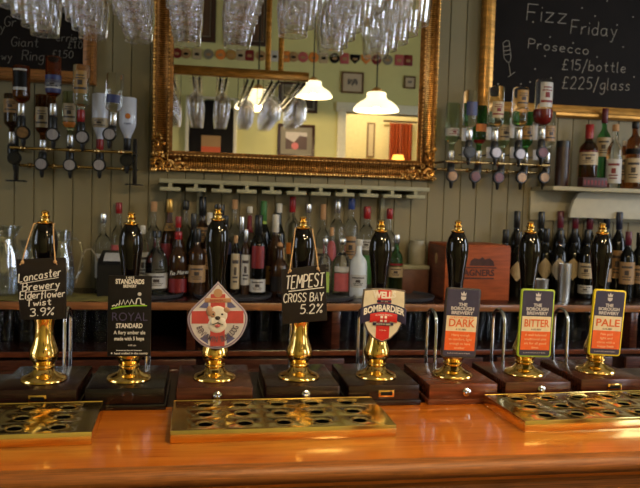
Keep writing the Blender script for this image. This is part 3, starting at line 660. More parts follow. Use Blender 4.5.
for r_, (rx, rz) in enumerate(zip(rowx, rims)):
    for k in range(7):
        if (r_ == 5 and k < 2) or (r_ == 7 and k > 4): continue
        Yg = 2.085-k*.097+random.uniform(-.004, .004)
        loc = (rx+random.uniform(-.003, .003), Yg, RZ)
        if wg is None: wg = wine_glass().build('wine_glass', GLASS, None, loc); o = wg
        else: o = dup(wg, None, loc)
        o.rotation_euler = (0, 0, random.random()*6)
        tag(o, 'wine glass hanging %s from the mirror in the %s row from the menu board' % (ordw[k-2 if r_ == 5 else k], ordw[r_]), 'wine glass', 'wine glasses hanging in rows above the bar')

# ------------------------------------------------------------------ mirror
mi = thing('wall_mirror', 'large mirror in an ornate gilt frame above the bottles', 'mirror', (0, WALL, 0))
ia, ib = at(172, 153, 2.95), at(417.5, 158, 2.95); GX0, GX1, GZ0, GZ1 = ia.x, ib.x, (ia.z+ib.z)/2, 2.52
oa, ob = at(150.5, 172, 2.95), at(435, 180, 2.95); OX0, OX1, OZ0 = oa.x, ob.x, (oa.z+ob.z)/2
FW = ((GX0-OX0)+(OX1-GX1)+(GZ0-OZ0))/3; OX0, OX1, OZ0, OZ1 = GX0-FW, GX1+FW, GZ0-FW, GZ1+FW
MB().box(GX0-.01, GX1+.01, MIRROR_Y-WALL, -.012, GZ0-.01, GZ1+.01).build('mirror_glass', MIRROR, mi)
MB().box(OX0+.01, OX1-.01, -.014, -.001, OZ0+.01, OZ1-.01).build('backing', DARKIN, mi)
def frame_sweep(mb, x0, x1, z0, z1, prof):       # prof: (inset from the outer edge, y); mitred corners
    b = bmesh.new(); rings = []
    for d, y in prof: rings.append([b.verts.new(q) for q in ((x0+d, y, z0+d), (x1-d, y, z0+d), (x1-d, y, z1-d), (x0+d, y, z1-d))])
    for i in range(len(rings)):
        A, B = rings[i], rings[(i+1) % len(rings)]
        for k in range(4): b.faces.new((A[k], A[(k+1) % 4], B[(k+1) % 4], B[k]))
    return mb.add(b)
k = FW
fr = frame_sweep(MB(), OX0, OX1, OZ0, OZ1, [(0, -.001), (0, -.030), (.06*k, -.042), (.14*k, -.046), (.20*k, -.044), (.26*k, -.034), (.38*k, -.028), (.52*k, -.030), (.66*k, -.040), (.72*k, -.047), (.80*k, -.049), (.86*k, -.046), (.90*k, -.040), (1.0*k, -.038), (1.0*k, -.001)]).build('frame', GILT_D, mi, ang=60)
# ribs across the hollow
def rib(mb, p, q):
    mb.tube([p, ((p[0]+q[0])/2, p[1]+.004, (p[2]+q[2])/2), q], .0026, 5)
for zz, s_ in ((OZ0, 1), (OZ1, -1)):
    mb = MB(); n = 96
    for j in range(n):
        x = GX0+.05+(GX1-GX0-.10)*j/(n-1); rib(mb, (x, -.036, zz+s_*.27*k), (x, -.041, zz+s_*.67*k))
    mb.build('reeding', GILT, fr)
for xx, s_ in ((OX0, 1), (OX1, -1)):
    mb = MB(); n = 84
    for j in range(n):
        z = GZ0+.05+(GZ1-GZ0-.10)*j/(n-1); rib(mb, (xx+s_*.27*k, -.036, z), (xx+s_*.67*k, -.041, z))
    mb.build('reeding', GILT, fr)
# beaded and leafy outer edge
mb = MB(); rnd = random.Random(3)
def edge_run(ax, bx, az, bz, step):
    L = math.hypot(bx-ax, bz-az); m = int(L/step)
    for j in range(m+1):
        t = j/m; yield ax+(bx-ax)*t, az+(bz-az)*t, j
for (ax, az, bx, bz) in ((OX0, OZ0, OX1, OZ0), (OX1, OZ0, OX1, OZ1), (OX1, OZ1, OX0, OZ1), (OX0, OZ1, OX0, OZ0)):
    dx, dz = (0, 1) if az == bz else (1, 0); sg = 1 if (az == OZ0 and az == bz) or (ax == OX0 and ax == bx) else -1
    for x, z, j in edge_run(ax, bx, az, bz, .0125):
        mb.ball((x+dx*sg*.10*k, -.043, z+dz*sg*.10*k), .0062 if j % 2 else .0048, 6, sc=(1.1, .9, 1.1))
    for x, z, j in edge_run(ax, bx, az, bz, .016):
        mb.ball((x+dx*sg*.80*k, -.048, z+dz*sg*.80*k), .0036, 6)
mb.build('beading', GILT, fr)
# scrolled leaf ornaments on the corners
def ornament(cx, cz, sx, sz):
    mb = MB()
    def scroll(px, pz, r, a0, turns, th):
        pts = []; rad = []
        for j in range(22):
            t = j/21.; a = a0+turns*2*PI*t; q = r*(1-.82*t)
            pts.append((cx+sx*(px+q*math.cos(a)), -.048-.006*t, cz+sz*(pz+q*math.sin(a)))); rad.append(th*(1-.45*t))
        mb.tube(pts, th, 6, rads=rad)
    scroll(.030, .030, .024, 0, 1.3, .0062); scroll(.068, .024, .017, 2.6, -1.2, .0052); scroll(.024, .070, .017, 2.2, 1.2, .0052); scroll(.105, .022, .013, 2.6, 1.1, .0045); scroll(.020, .108, .013, 2.2, -1.1, .0045); scroll(.062, .060, .012, 1, 1.2, .0042); scroll(.140, .018, .010, 2.6, -1.1, .0038); scroll(.016, .142, .010, 2.2, 1.1, .0038)
    for j in range(46):
        if j % 2: px, pz = rnd.uniform(.0, .16), rnd.uniform(.0, .055)
        else: px, pz = rnd.uniform(.0, .055), rnd.uniform(.0, .16)
        mb.ball((cx+sx*px, -.044-rnd.uniform(0, .010), cz+sz*pz), rnd.uniform(.004, .0085), 6, sc=(rnd.uniform(.6, 1.4), .8, rnd.uniform(.6, 1.4)))
    return mb
for cx, cz, sx, sz in ((OX0, OZ0, 1, 1), (OX1, OZ0, -1, 1), (OX0, OZ1, 1, -1), (OX1, OZ1, -1, -1)): ornament(cx, cz, sx, sz).build('corner_ornament', GILT, fr)

# ------------------------------------------------------------------ blackboards
def blackboard(label, x0, x1, z0, z1, fw, fm, build_text, prof=None):
    o = thing('blackboard', label, 'blackboard', ((x0+x1)/2, WALL, z0), 'framed chalkboards on the panelled wall'); cx = (x0+x1)/2
    MB().box(x0-cx, x1-cx, -.022, -.002, 0, z1-z0).build('board', BOARD, o)
    frame_sweep(MB(), x0-fw-cx, x1+fw-cx, -fw, z1-z0+fw, [(0, -.001), (0, -.028), (.15*fw, -.040), (.35*fw, -.042), (.45*fw, -.036), (.6*fw, -.034), (.8*fw, -.030), (fw, -.026), (fw, -.001)]).build('frame', fm, o, ang=25)
    build_text(o, cx, z0)
def fizz(o, cx, z0):
    mb = MB(); Yt = 2.978
    for t, h, px, py, px1, py1 in (('Fizz', 16.5, 526.5, 20.3, 566, 23.6), ('Friday', 14.0, 570.5, 33.6, 616, 37.0), ('Prosecco', 9.6, 528, 48.2, 588, 54.8), ('£15/bottle', 10.6, 562, 69.5, 625, 72.8), ('£225/glass', 12.0, 562, 88.2, 629, 90.8)):
        p = at(px, py, Yt); q = at(px1, py1, Yt); mb.write(t, h/228., p.x-cx, p.z-z0, Yt-WALL-.0005, .0020, slant=.06, gap=1.7, sag=(q.z-p.z)/(q.x-p.x), w=q.x-p.x)
    def P(px, py): p = at(px, py, Yt); return (p.x-cx, Yt-WALL-.0005, p.z-z0)
    # drawn flute and scattered bubbles
    for line in ([(503, 43), (504, 58), (507, 62), (510, 62), (511, 57), (509, 41), (506, 40.5), (503, 43)], [(503, 47), (509.5, 46)], [(503.5, 51), (510, 50)], [(504, 55), (510.5, 54)], [(508.5, 62), (510.5, 75)], [(508, 77), (515, 72)]): mb.tube([P(*q) for q in line], .0016, 5)
    for q in ((533, 22), (595, 16), (582, 8), (617, 25), (623, 47), (633, 17), (607, 1), (550, 37), (573, 43), (597, 57), (545, 56), (535, 69), (634, 77), (530, 82), (551, 78), (498, 84), (521, 84)):
        p = P(*q); mb.ball(p, .0036, 6, sc=(1, .3, 1))
    mb.build('chalk_lettering', CHALK_D, o)
a = at(491.5, 101.0, 2.975); BX0, BZ0 = a.x, a.z
blackboard('blackboard in a gold frame chalked Fizz Friday Prosecco', BX0, BX0+1.15, BZ0, BZ0+.85, .055, GOLDWOOD, fizz)
def menu(o, cx, z0):
    mb = MB(); Yt = 2.978
    for t, h, px, py in (('Gr', 9, 4, 26), ('y', 8, 0, 31), ('Giant', 8.5, 11, 46), ('erries', 7.5, 56, 41), ('£1.00', 6.5, 68, 48), ('ewy', 7, -4, 59.5), ('Rings', 9, 22, 60), ('£1.50', 7, 52, 57.5)):
        p = at(px, py, Yt); mb.write(t, h/235., p.x-cx, p.z-z0, Yt-WALL-.0005, .0017, slant=.1, sag=.015)
    mb.build('chalk_lettering', CHALK_F, o)
a = at(83, 72, 2.975)
blackboard('blackboard in a brown wooden frame with a rubbed chalk food menu', a.x-1.0, a.x, a.z, a.z+.75, .050, BROWNFRAME, menu)

# ------------------------------------------------------------------ painted glass hanger below the mirror
pa, pb = at(160, 183, 2.9), at(426, 189.5, 2.9)
hg = thing('glass_hanger', 'empty painted T-slat glass hanger on the wall below the mirror', 'rack', (0, WALL, (pa.z+pb.z)/2))
MB().box(pa.x, pb.x, -.15, 0, -.005, .012, .002).build('top_board', PAINT2, hg)
n = 11; wd = (pb.x-pa.x)/n
for k in range(n):
    xx = pa.x+wd*(k+.42)
    MB().box(xx-.007, xx+.007, -.148, -.004, -.021, -.005).box(xx-.040, xx+.040, -.15, -.004, -.036, -.021, .002).build('slat', PAINT2, hg)
for px in (199, 387):
    xx = at(px, 200, 2.9).x; MB().box(xx-.009, xx+.009, -.03, 0, -.13, -.005, .003).build('wall_strut', PAINT2, hg)

# ------------------------------------------------------------------ bottles
def bprof(kind, h, r):
    q = {'wine': [(0, .0), (.93, 0), (1, .015), (1, .60), (.93, .655), (.70, .71), (.46, .755), (.38, .79), (.36, .965), (.40, .968), (.40, .995), (0, 1)],
         'hock': [(0, .0), (.93, 0), (1, .015), (1, .52), (.93, .60), (.70, .70), (.48, .78), (.38, .85), (.34, .965), (.40, .968), (.40, .995), (0, 1)],
         'spirit': [(0, 0), (.92, 0), (1, .02), (1, .60), (.95, .645), (.75, .69), (.48, .725), (.36, .755), (.34, .95), (.40, .955), (.40, .995), (0, 1)],
         'round': [(0, 0), (.85, 0), (1, .03), (1, .48), (.92, .58), (.70, .66), (.45, .72), (.32, .78), (.30, .95), (.36, .955), (.36, .995), (0, 1)],
         'squat': [(0, 0), (.92, 0), (1, .03), (1, .55), (.93, .63), (.70, .69), (.42, .74), (.34, .78), (.34, .95), (.38, .955), (.38, .995), (0, 1)],
         'tall': [(0, 0), (.92, 0), (1, .02), (1, .68), (.95, .72), (.70, .76), (.45, .79), (.38, .82), (.36, .95), (.42, .955), (.42, .995), (0, 1)],
         'flask': [(0, 0), (.92, 0), (1, .03), (1, .66), (.92, .73), (.65, .77), (.42, .80), (.38, .83), (.38, .95), (.42, .955), (.42, .995), (0, 1)]}[kind]
    return [(a*r, z*h) for a, z in q]
def rad_at(prof, z):
    for (r0, z0), (r1, z1) in zip(prof, prof[1:]):
        if z0 <= z <= z1 and z1 > z0: return r0+(r1-r0)*(z-z0)/(z1-z0)
    return prof[-2][0]
LETTER = paint('label_ink', (.05, .035, .03))
def bottle_parts(root, kind, h, r, glass, cap=None, caph=.09, labels=(), inv=False, seg=24):
    pr = bprof(kind, h, r); f = (lambda z: -z) if inv else (lambda z: z)
    body = MB().lathe([(a, f(z)) for a, z in pr], seg).build('bottle_glass', glass, root)
    if cap is not None:
        c0 = h*(1-caph); rc = max(rad_at(pr, c0), rad_at(pr, h*.97))*1.12
        MB().lathe([(rc*.9, f(c0)), (rc, f(c0+.002)), (rc, f(h-.001)), (rc*.9, f(h+.002)), (0, f(h+.003))], 16).build('cap', cap, root)
    for L in labels:
        z0, z1, lm = L[0]*h, L[1]*h, L[2]; sh = L[3] if len(L) > 3 else 'wrap'
        rr = max(rad_at(pr, z0), rad_at(pr, z1))
        if sh in ('wrap', 'front'):
            n = 6; pts = []; sp = PI*.52 if sh == 'wrap' else .85
            for k in range(n+1): z = z0+(z1-z0)*k/n; pts.append((rad_at(pr, z)+.0008, f(z)))
            o = MB().lathe(pts, 24, -PI/2-sp, -PI/2+sp).build('label', lm, root)
        elif sh == 'diamond':
            zc = (z0+z1)/2; q = (z1-z0)/2*.92; b = bmesh.new(); N = 10; up = []; dn = []
            for k in range(N+1):
                u = -1+2*k/N; a = -PI/2-.45*0+u*q/(r+.001); x, y = (r+.001)*math.cos(a), (r+.001)*math.sin(a); d = (z1-z0)/2*(1-abs(u))
                up.append(b.verts.new((x, y, zc+d+1e-4))); dn.append(b.verts.new((x, y, zc-d-1e-4)))
            for k in range(N): b.faces.new((dn[k], dn[k+1], up[k+1], up[k]))
            o = MB().add(b).build('label', lm, root)
        else: continue
        if (z1-z0) > .028 and sh in ('wrap', 'front') and lm in (LW, LC, LT, LY):       # printed lines and a small device
            ink = L[4] if len(L) > 4 else LETTER; mbi = MB(); zm = (z0+z1)/2; rq = rr+.0012
            for t, hh, an in ((.72, .10, .75), (.30, .05, .6), (.18, .05, .5)):
                zz = z0+(z1-z0)*t; mbi.lathe([(rq, f(zz)), (rq, f(zz+(z1-z0)*hh))], 8, -PI/2-an, -PI/2+an)
            mbi.lathe([(rq, f(zm-.1*(z1-z0))), (rq, f(zm+.12*(z1-z0)))], 5, -PI/2-.28, -PI/2+.28)
            mbi.build('label_print', ink, o)
    return body
TRAYS = []
def serving_tray(px0, px1, Yc, label):
    p0, p1 = at(px0, 292, Yc), at(px1, 292, Yc); cx = (p0.x+p1.x)/2; R = min((p1.x-p0.x)/2, .165)
    o = thing('serving_tray', label, 'tray', (cx, Yc, SH), 'round black trays on the back bar')
    MB().lathe([(0, 0), (R*.93, 0), (R*.97, .003), (R, .014), (R-.002, .0155), (R*.955, .005), (R*.92, .0035), (0, .0035)], 48).build('tray_dish', mat('tray_black', (.045, .045, .052), .28, var=.2), o)
    TRAYS.append((cx, Yc, R))
serving_tray(116, 184, 2.775, 'round black tray behind the skyline board pump')
serving_tray(193, 272, 2.775, 'round black tray behind the teardrop badge pump')
serving_tray(277, 354, 2.775, 'round black tray behind the Tempest slate')
serving_tray(362, 433, 2.775, 'round black tray behind the shield badge pump')
def base_z(X, Y, r):
    for cx, cyy, R in TRAYS:
        if math.hypot(X-cx, Y-cyy) < R*.955-r*.2: return SH+.0052 if math.hypot(X-cx, Y-cyy)+r > R*.9 else SH+.0036
    return SH+.0002
BOT = {}
def bottle(px, top, wpx, Y, kind, glass, cap, caph, labels, label, base=None, group='spirit bottles along the back bar', name='bottle'):
    p = at(px, top, Y); r = wpx/2./ppm(p.x, Y); bz = base_z(p.x, Y, r) if base is None else base
    o = thing(name, label, 'bottle', (p.x, Y, bz), group, (0, 0, math.atan2(-p.x, Y)))
    bottle_parts(o, kind, p.z-bz, r, glass, cap, caph, labels); return o
RB, RM, RF = 2.955, 2.885, 2.815
# back row
bottle(103.5, 214, 15, RB, 'spirit', CLEAR, CAPS, .12, [(.16, .48, LW)], 'clear bottle with a silver cap behind the black box with the paper slip')
bottle(119, 203, 14, RB, 'spirit', CLEAR, CAPR, .12, [(.30, .52, LP), (.10, .26, LW)], 'clear bottle with a red cap and pink label behind the paper slip')
bottle(154, 202, 14, RB, 'spirit', CLEAR, CAPC, .11, [(.15, .4, LW)], 'clear bottle with a cork-coloured cap behind the white-labelled bottle')
bottle(170, 199.5, 17, RB, 'round', AMBERG, CAPG, .14, [(.66, .74, LY), (.28, .52, LR)], 'amber bottle with gold cap and dark red label')
bottle(186, 201, 14, RB, 'spirit', CLEAR, CAPK, .10, [(.15, .45, LT)], 'clear bottle with a black cap behind the red-based dark bottle')
bottle(203, 197, 16, RB, 'spirit', BROWNG, CAPK, .2, [(.52, .68, LT)], 'tall dark bottle with black cap and tan neck label')
bottle(222, 205, 12.5, RB, 'spirit', DARKG, CAPK, .12, [(.2, .5, LB)], 'dark bottle with a blue label hidden behind the teardrop pump handle')
bottle(235, 200, 13, RB, 'spirit', CLEAR, CAPC, .10, [(.1, .35, LC)], 'smoky clear bottle with a tan cap beside the teardrop pump handle')
bottle(250.0, 207, 12, RB, 'spirit', CLEAR, CAPW, .07, [(.70, .90, LR), (.2, .5, LR)], 'slender clear bottle with a red band round its neck')
bottle(264, 201.5, 14, RB, 'wine', DARKG, LG, .22, [(.75, .82, LLIME)], 'dark green bottle with a light green band on its neck')
bottle(279.5, 204, 13, RB, 'wine', DARKG, CAPW, .10, [(.2, .5, LC)], 'dark bottle with a pale cap beside the red cone-capped bottle')
bottle(293, 197, 13.5, RB, 'tall', CLEAR, CAPR, .16, [(.40, .52, LO, 'front')], 'clear bottle with a tall red cone cap behind the Tempest pump')
bottle(309, 204, 13.5, RB, 'spirit', CLEAR, CAPS, .10, [(.2, .5, LW)], 'clear bottle with a silver cap just past the Tempest pump handle')
bottle(323.5, 205, 13, RB, 'spirit', CLEAR, CAPC, .17, [(.2, .5, LC)], 'clear bottle with a tall cork stopper above the lime label bottle')
bottle(338, 200, 14, RB, 'tall', CLEAR, CAPS, .14, [(.15, .4, LC)], 'square-shouldered clear bottle with a frosted grey cap')
bottle(352, 199, 14, RB, 'tall', CLEAR, CAPB, .11, [(.36, .60, LT, 'front')], 'clear bottle with a bright blue cap and tan label')
bottle(367.5, 207, 15, RB, 'tall', CLEAR, CAPR, .14, [(.50, .62, LW, 'front'), (.10, .44, LG, 'front')], 'clear bottle with a broad red cap and green label')
bottle(390, 209, 14, RB, 'spirit', CLEAR, CAPR, .12, [(.3, .55, LW)], 'clear bottle with a red cap half hidden behind the shield pump handle')
# middle row
bottle(143, 226, 11, RM, 'tall', CLEAR, CAPW, .12, [(.2, .6, LW)], 'narrow clear bottle right beside the skyline pump handle')
bottle(178.5, 217, 13, RM, 'spirit', BROWNG, CAPR, .14, [], 'dark bottle with a red cap behind the red-based script bottle')
bottle(194, 214, 13, RM, 'wine', DARKG, CAPK, .2, [(.2, .5, LK)], 'black bottle with a black capsule beside the tan neck label bottle')
bottle(210, 213, 12, RM, 'spirit', BROWNG, CAPW, .15, [(.3, .55, LT)], 'brown bottle with a cream cap close to the teardrop pump handle')
bottle(226, 216, 12, RM, 'wine', DARKG, CAPK, .12, [(.5, .65, LB)], 'dark bottle with a bluish label emerging beside the teardrop pump handle')
bottle(242, 217, 11, RM, 'spirit', CLEAR, CAPS, .2, [(.3, .55, LB)], 'slim silver-capped bottle with a blue label above the white strip bottle')
bottle(276, 215, 17, RM, 'round', BROWNG, CAPW, .22, [(.12, .35, LY)], 'round dark bottle with a cream foil neck')
bottle(332, 228, 9, RM, 'tall', CLEAR, CAPC, .12, [(.5, .8, LP)], 'thin bottle with a pink label between lime and pink bottles')
bottle(397, 235, 14, RM, 'squat', GREENG, CAPS, .14, [(.28, .46, LC), (.48, .52, LR)], 'green gin bottle with a cream label beside the shield pump handle')
# front row
o = bottle(157, 231, 22, RF, 'round', CLEAR, CAPK, .10, [(.10, .34, LW)], 'broad clear bottle with black cap and large white label')
o = bottle(178.6, 232, 18, RF, 'squat', BROWNG, CAPR, .12, [(.03, .25, LR)], 'dark bottle with a red base and white script')
X = o.location.x
mb = MB(); mb.write('Tia Maria', .0155, -.0335, .075, -.0385, .0010, slant=.25, gap=.9, sag=.12); mb.build('script_lettering', CHALK, o)
bottle(197.5, 229, 17, RF, 'spirit', BROWNG, CAPK, .2, [(.20, .46, LT)], 'dark bottle with a brown label between script bottle and teardrop pump')
bottle(236, 236, 8.5, RF, 'tall', AMBERG, CAPC, .12, [(.1, .7, LC)], 'small amber bottle with a cream label beside the white strip bottle')
bottle(246.3, 230, 9, RF, 'tall', BROWNG, CAPS, .18, [(.15, .62, LW)], 'thin bottle with a long white strip label')
bottle(259, 215.5, 16, RF, 'wine', DARKG, CAPK, .24, [(.04, .20, LW), (.34, .62, LR, 'front')], 'tall black bottle with red neck panel and white base label')
bottle(280, 246, 17.5, RF, 'squat', BROWNG, None, .1, [(.1, .4, LK)], 'short dark bottle with a round wooden ball stopper')
o = bpy.data.objects[[q.name for q in COL.objects if q.get('label') == 'short dark bottle with a round wooden ball stopper'][0]]
pz = max(v.co.z for v in o.children[0].data.vertices); MB().ball((0, 0, pz+.004), .0125, 14).build('ball_stopper', CAPC, o)
bottle(325.5, 239, 13, RF, 'squat', CLEAR, CAPS, .10, [(.06, .42, LLIME, 'front')], 'small clear bottle with a lime green label')
bottle(342.7, 239, 18.5, RF, 'squat', CLEAR, CAPS, .10, [(.08, .40, LP, 'front'), (.42, .52, LW, 'front')], 'clear bottle with a red and pink label')
bottle(359.4, 240, 17, RF-.03, 'squat', FROST, CAPW, .10, [(.18, .40, LW)], 'frosted white bottle with a pale cap')

# wine bottles beyond the crate
WG = 'dark wine bottles beyond the wooden crate'
def wine(px, top, Y, cap, labels, label): return bottle(px, top, 14, Y, 'wine', DARKG, cap, .20, labels, label, group=WG, name='wine_bottle')
wine(517.5, 211.5, 2.955, CAPK, [], 'tall dark wine bottle standing next to the wooden crate')
wine(542, 212, 2.955, CAPK, [], 'dark wine bottle just past the Bitter pump handle, black capsule')
wine(561, 211.5, 2.955, CAPBU, [], 'wine bottle with a burgundy capsule above the tall steel cup')
wine(576, 212, 2.955, CAPBU, [], 'wine bottle with burgundy capsule under the curve of the white shelf apron')
wine(590.5, 213, 2.955, CAPBU, [], 'wine bottle with burgundy capsule close before the Pale pump handle')
wine(607.5, 212, 2.955, CAPN, [], 'wine bottle with a blue-black capsule behind the Pale pump handle')
wine(620, 212.5, 2.89, CAPN, [(.22, .55, LT)], 'wine bottle with blue-black capsule and tan label beyond the Pale pump')
wine(506, 230, 2.89, CAPK, [], 'short dark bottle squeezed between crate and tall wine bottle')
DM = 'diamond'
wine(519, 232, 2.82, CAPK, [(.25, .56, LC, DM)], 'wine bottle with a diamond label partly behind the Bitter pump handle')
wine(547, 229, 2.86, CAPK, [(.25, .58, LC, DM)], 'wine bottle with a diamond label between Bitter handle and tall steel cup')
wine(561, 230, 2.80, CAPK, [(.25, .60, LC, DM)], 'wine bottle with a diamond label directly behind the tall steel cup')
wine(575, 229, 2.86, CAPK, [(.25, .58, LC, DM)], 'wine bottle with a diamond label beyond the tall steel cup')
wine(588, 230, 2.80, CAPK, [(.30, .52, LC), (.08, .20, LW)], 'wine bottle with two cream labels just before the Pale pump handle')
wine(606, 232, 2.84, CAPK, [(.25, .45, LT)], 'wine bottle almost hidden by the Pale pump handle')
wine(629, 232, 2.82, CAPBU, [(.22, .55, LT)], 'burgundy-topped wine bottle with a tan label near the picture edge')
wine(640, 233, 2.86, CAPK, [(.22, .5, LT)], 'wine bottle cut by the picture edge, black capsule')

# steel cups
def cup(px, top, wpx, Y, label):
    p = at(px, top, Y); r = wpx/2/ppm(p.x, Y); h = p.z-SH
    o = MB().lathe([(0, 0), (r*.86, 0), (r*.88, .002), (r, h*.97), (r*1.03, h), (r*.97, h-.001), (r*.84, .004), (0, .004)], 24).build('steel_cup', STEEL, None, (p.x, Y, SH)); tag(o, label, 'cup', 'steel cups before the wine')
cup(565, 263.5, 13, 2.71, 'tall brushed steel cup standing before the wine bottles')
cup(541, 279, 15, 2.70, 'short steel cup behind the Bitter badge')

# wooden crate
cf = at(446, 246, 2.72); cr_ = at(511, 248, 2.72); CH = (cf.z+cr_.z)/2-SH
ck = thing('wooden_crate', 'reddish wooden wine crate with a dark branded stamp', 'crate', ((cf.x+cr_.x)/2, 2.72, SH)); cwid = (cr_.x-cf.x)
CRW = mat('crate_wood', (.31, .066, .016), .55, var=.3, scale=9, stretch=(1, 6, 10), spec=.25); CRW2 = mat('crate_end_wood', (.15, .042, .018), .5, var=.3, scale=9, stretch=(6, 1, 10))
for y_ in (0, .215): MB().box(-cwid/2, cwid/2, y_, y_+.012, 0, CH, .0015).build('side_panel', CRW, ck)
for sx in (-1, 1): MB().box(sx*(cwid/2-.007)-.006, sx*(cwid/2-.007)+.006, .012, .215, 0, CH-.001, .001).build('end_panel', CRW2, ck)
MB().box(-cwid/2+.002, cwid/2-.002, .002, .225, CH-.002, CH+.008, .002).build('lid', CRW, ck)
MB().lathe([(0, 0), (.017, 0), (.017, .002), (0, .002)], 20, M=T(-cwid/2-.0008, .115, CH*.74) @ Matrix.Rotation(PI/2, 4, 'Y') @ Matrix.Diagonal((1.3, 1, 1, 1))).build('end_label', LT, ck)
def cpx(px, py): q = at(px, py, 2.72); return (q.x-(cf.x+cr_.x)/2, q.z-SH)
x0_, zb = cpx(457, 275.5); x1_, _z = cpx(494, 275.5)
mb = MB(); mb.text('MAGNERS', .026, (x0_+x1_)/2, zb, -.0004, bold=.0012, w=x1_-x0_); mb.box(x0_-.01, x1_, -.0008, .001, zb-.014, zb-.007); mb.box(x0_, x1_+.01, -.0008, .001, zb+.031, zb+.036)
mb.prism([(x0_+.05+u*.11, zb+.041+v*.036) for u, v in ((0, 0), (1, 0), (.95, .55), (.8, .9), (.62, .75), (.5, 1), (.38, .75), (.2, .9), (.05, .55))], -.0008, .001)
mb.build('stamp_lettering', mat('burnt_stamp', (.05, .014, .010), .7, var=.3), ck)
# jar and folded stack behind the crate's end
p = at(417, 240, 2.95); tag(MB().lathe([(0, 0), (.034, 0), (.036, .003), (.036, .082), (.030, .094), (.030, .104), (0, .106)], 24).build('stoneware_jar', mat('stoneware', (.36, .33, .24), .4, var=.1), None, (p.x, 2.945, SH+.125)), 'pale stoneware jar on the box behind the crate', 'jar')
p = at(410, 250, 2.93); o = thing('drinks_box', 'small brown box with a pale lid beneath the stoneware jar', 'box', (p.x-.01, 2.93, SH))
MB().box(-.058, .085, -.045, .06, 0, .108, .003).build('box_body', mat('box_brown', (.10, .035, .018), .5, var=.2), o); MB().box(-.060, .087, -.047, .062, .108, .125, .003).build('lid', PAINT2, o)

# black printer with paper slip, cable
p0, p1 = at(97, 262, 2.72), at(131, 262, 2.72); o = thing('receipt_printer', 'small black box with a white paper slip on its sloping top', 'printer', ((p0.x+p1.x)/2, 2.72, SH)); wq = (p1.x-p0.x)
hz = at(110, 262, 2.72).z-SH; hb = at(110, 250, 2.86).z-SH
b = bmesh.new(); pr = [(0, 0), (0, hz-.01), (.012, hz), (.14, hb), (.14, 0)]
A = [b.verts.new((-wq/2, y, z)) for y, z in pr]; B = [b.verts.new((wq/2, y, z)) for y, z in pr]
for i in range(5): j = (i+1) % 5; b.faces.new((A[i], A[j], B[j], B[i]))
b.faces.new(A); b.faces.new(B[::-1]); bmesh.ops.recalc_face_normals(b, faces=b.faces); bmesh.ops.bevel(b, geom=b.edges[:], offset=.003, segments=2, affect='EDGES')
MB().add(b).build('casing', BLACKP, o)
sl = (hb-hz)/.128
MB().prism([(-.042, 0), (.038, 0), (.034, .09), (-.046, .09)], -.0008, .0008, M=T(0, .018, hz+.0025) @ Matrix.Rotation(-PI/2+math.atan(sl), 4, 'X')).build('paper_slip', paint('paper', (.62, .62, .64)), o)
pts = [at(x, y, 2.80) for x, y in ((76, 283), (79, 268), (82, 256), (86, 249.5), (91, 249), (95, 254), (98, 262), (99, 275))]; c = pts[0]
tag(MB().tube([p-c for p in pts], .0028, 7).build('cable', paint('cable_beige', (.36, .30, .20)), None, c), 'pale cable looping up behind the black box from the jug', 'cable')
# green bar towels
def towel(x0, x1, label, m):
    a, c = at(x0, 300, 2.64), at(x1, 300, 2.64); mb = MB(); b = bmesh.new(); nx, ny = 24, 6; g = []
    for i in range(nx+1):
        g.append([b.verts.new((a.x+(c.x-a.x)*i/nx, 2.604+.20*j/ny, SH+.004+.0015*math.sin(i*1.3+j))) for j in range(ny+1)])
    for i in range(nx):
        for j in range(ny): b.faces.new((g[i][j], g[i+1][j], g[i+1][j+1], g[i][j+1]))
    r = bmesh.ops.extrude_face_region(b, geom=b.faces[:])
    for v in r['geom']:
        if isinstance(v, bmesh.types.BMVert): v.co.z -= .0026
    tag(mb.add(b).build('bar_towel', m, None), label, 'towel', 'bar towels on the back bar')
TW = mat('towel_green', (.20, .17, .04), .9, var=.35, scale=22)
towel(-30, 112, 'yellow green bar towel lying beneath the glass jugs', TW)

# glass jugs
def jug(px, top, wpx, Y, spout, label):
    p = at(px, top, Y); r = wpx/2/ppm(p.x, Y); h = p.z-SH-.006
    o = thing('glass_jug', label, 'jug', (p.x, Y, SH+.0062), 'glass water jugs on the back bar', (0, 0, spout))
    def fn(a, z):
        flute = 1+.045*math.cos(10*a)*(1 if z < h*.66 else .0)
        lip = 1+.30*max(0, math.cos(a)-.72)/.28*max(0, (z/h-.82)/.18)
        return flute*lip
    pr = [(0, 0), (.80*r, 0), (.86*r, .004), (.97*r, .12*h), (1*r, .35*h), (.93*r, .58*h), (.76*r, .74*h), (.70*r, .84*h), (.78*r, .94*h), (.85*r, h), (.82*r, h+.001), (.74*r, .94*h), (.665*r, .84*h), (.72*r, .74*h), (.89*r, .58*h), (.955*r, .35*h), (.92*r, .12*h), (.8*r, .02*h), (0, .016*h)]
    MB().lathe(pr, 56, fn=fn).build('jug_body', JUGG, o)
    pts = [(-.72*r, 0, .86*h), (-1.05*r, 0, .90*h), (-1.45*r, 0, .82*h), (-1.62*r, 0, .62*h), (-1.50*r, 0, .42*h), (-1.2*r, 0, .28*h), (-.95*r, 0, .26*h)]
    MB().tube(pts, .0055, 8).build('handle', JUGG, o)
    MB().lathe([(0, .02*h), (.86*r, .03*h), (.93*r, .2*h), (.94*r, .30*h), (0, .30*h)], 40).build('water', thin_glass('water', (.95, .97, .98), .8), o)
jug(3, 226, 33, 2.74, 0.2, 'glass jug cut by the picture edge with its spout turned towards the slate')
jug(33, 240, 34, 2.90, 2.2, 'wide glass jug standing behind the Lancaster slate')
jug(60, 231, 28, 2.73, PI*.97, 'glass jug with its handle towards the black printer box')

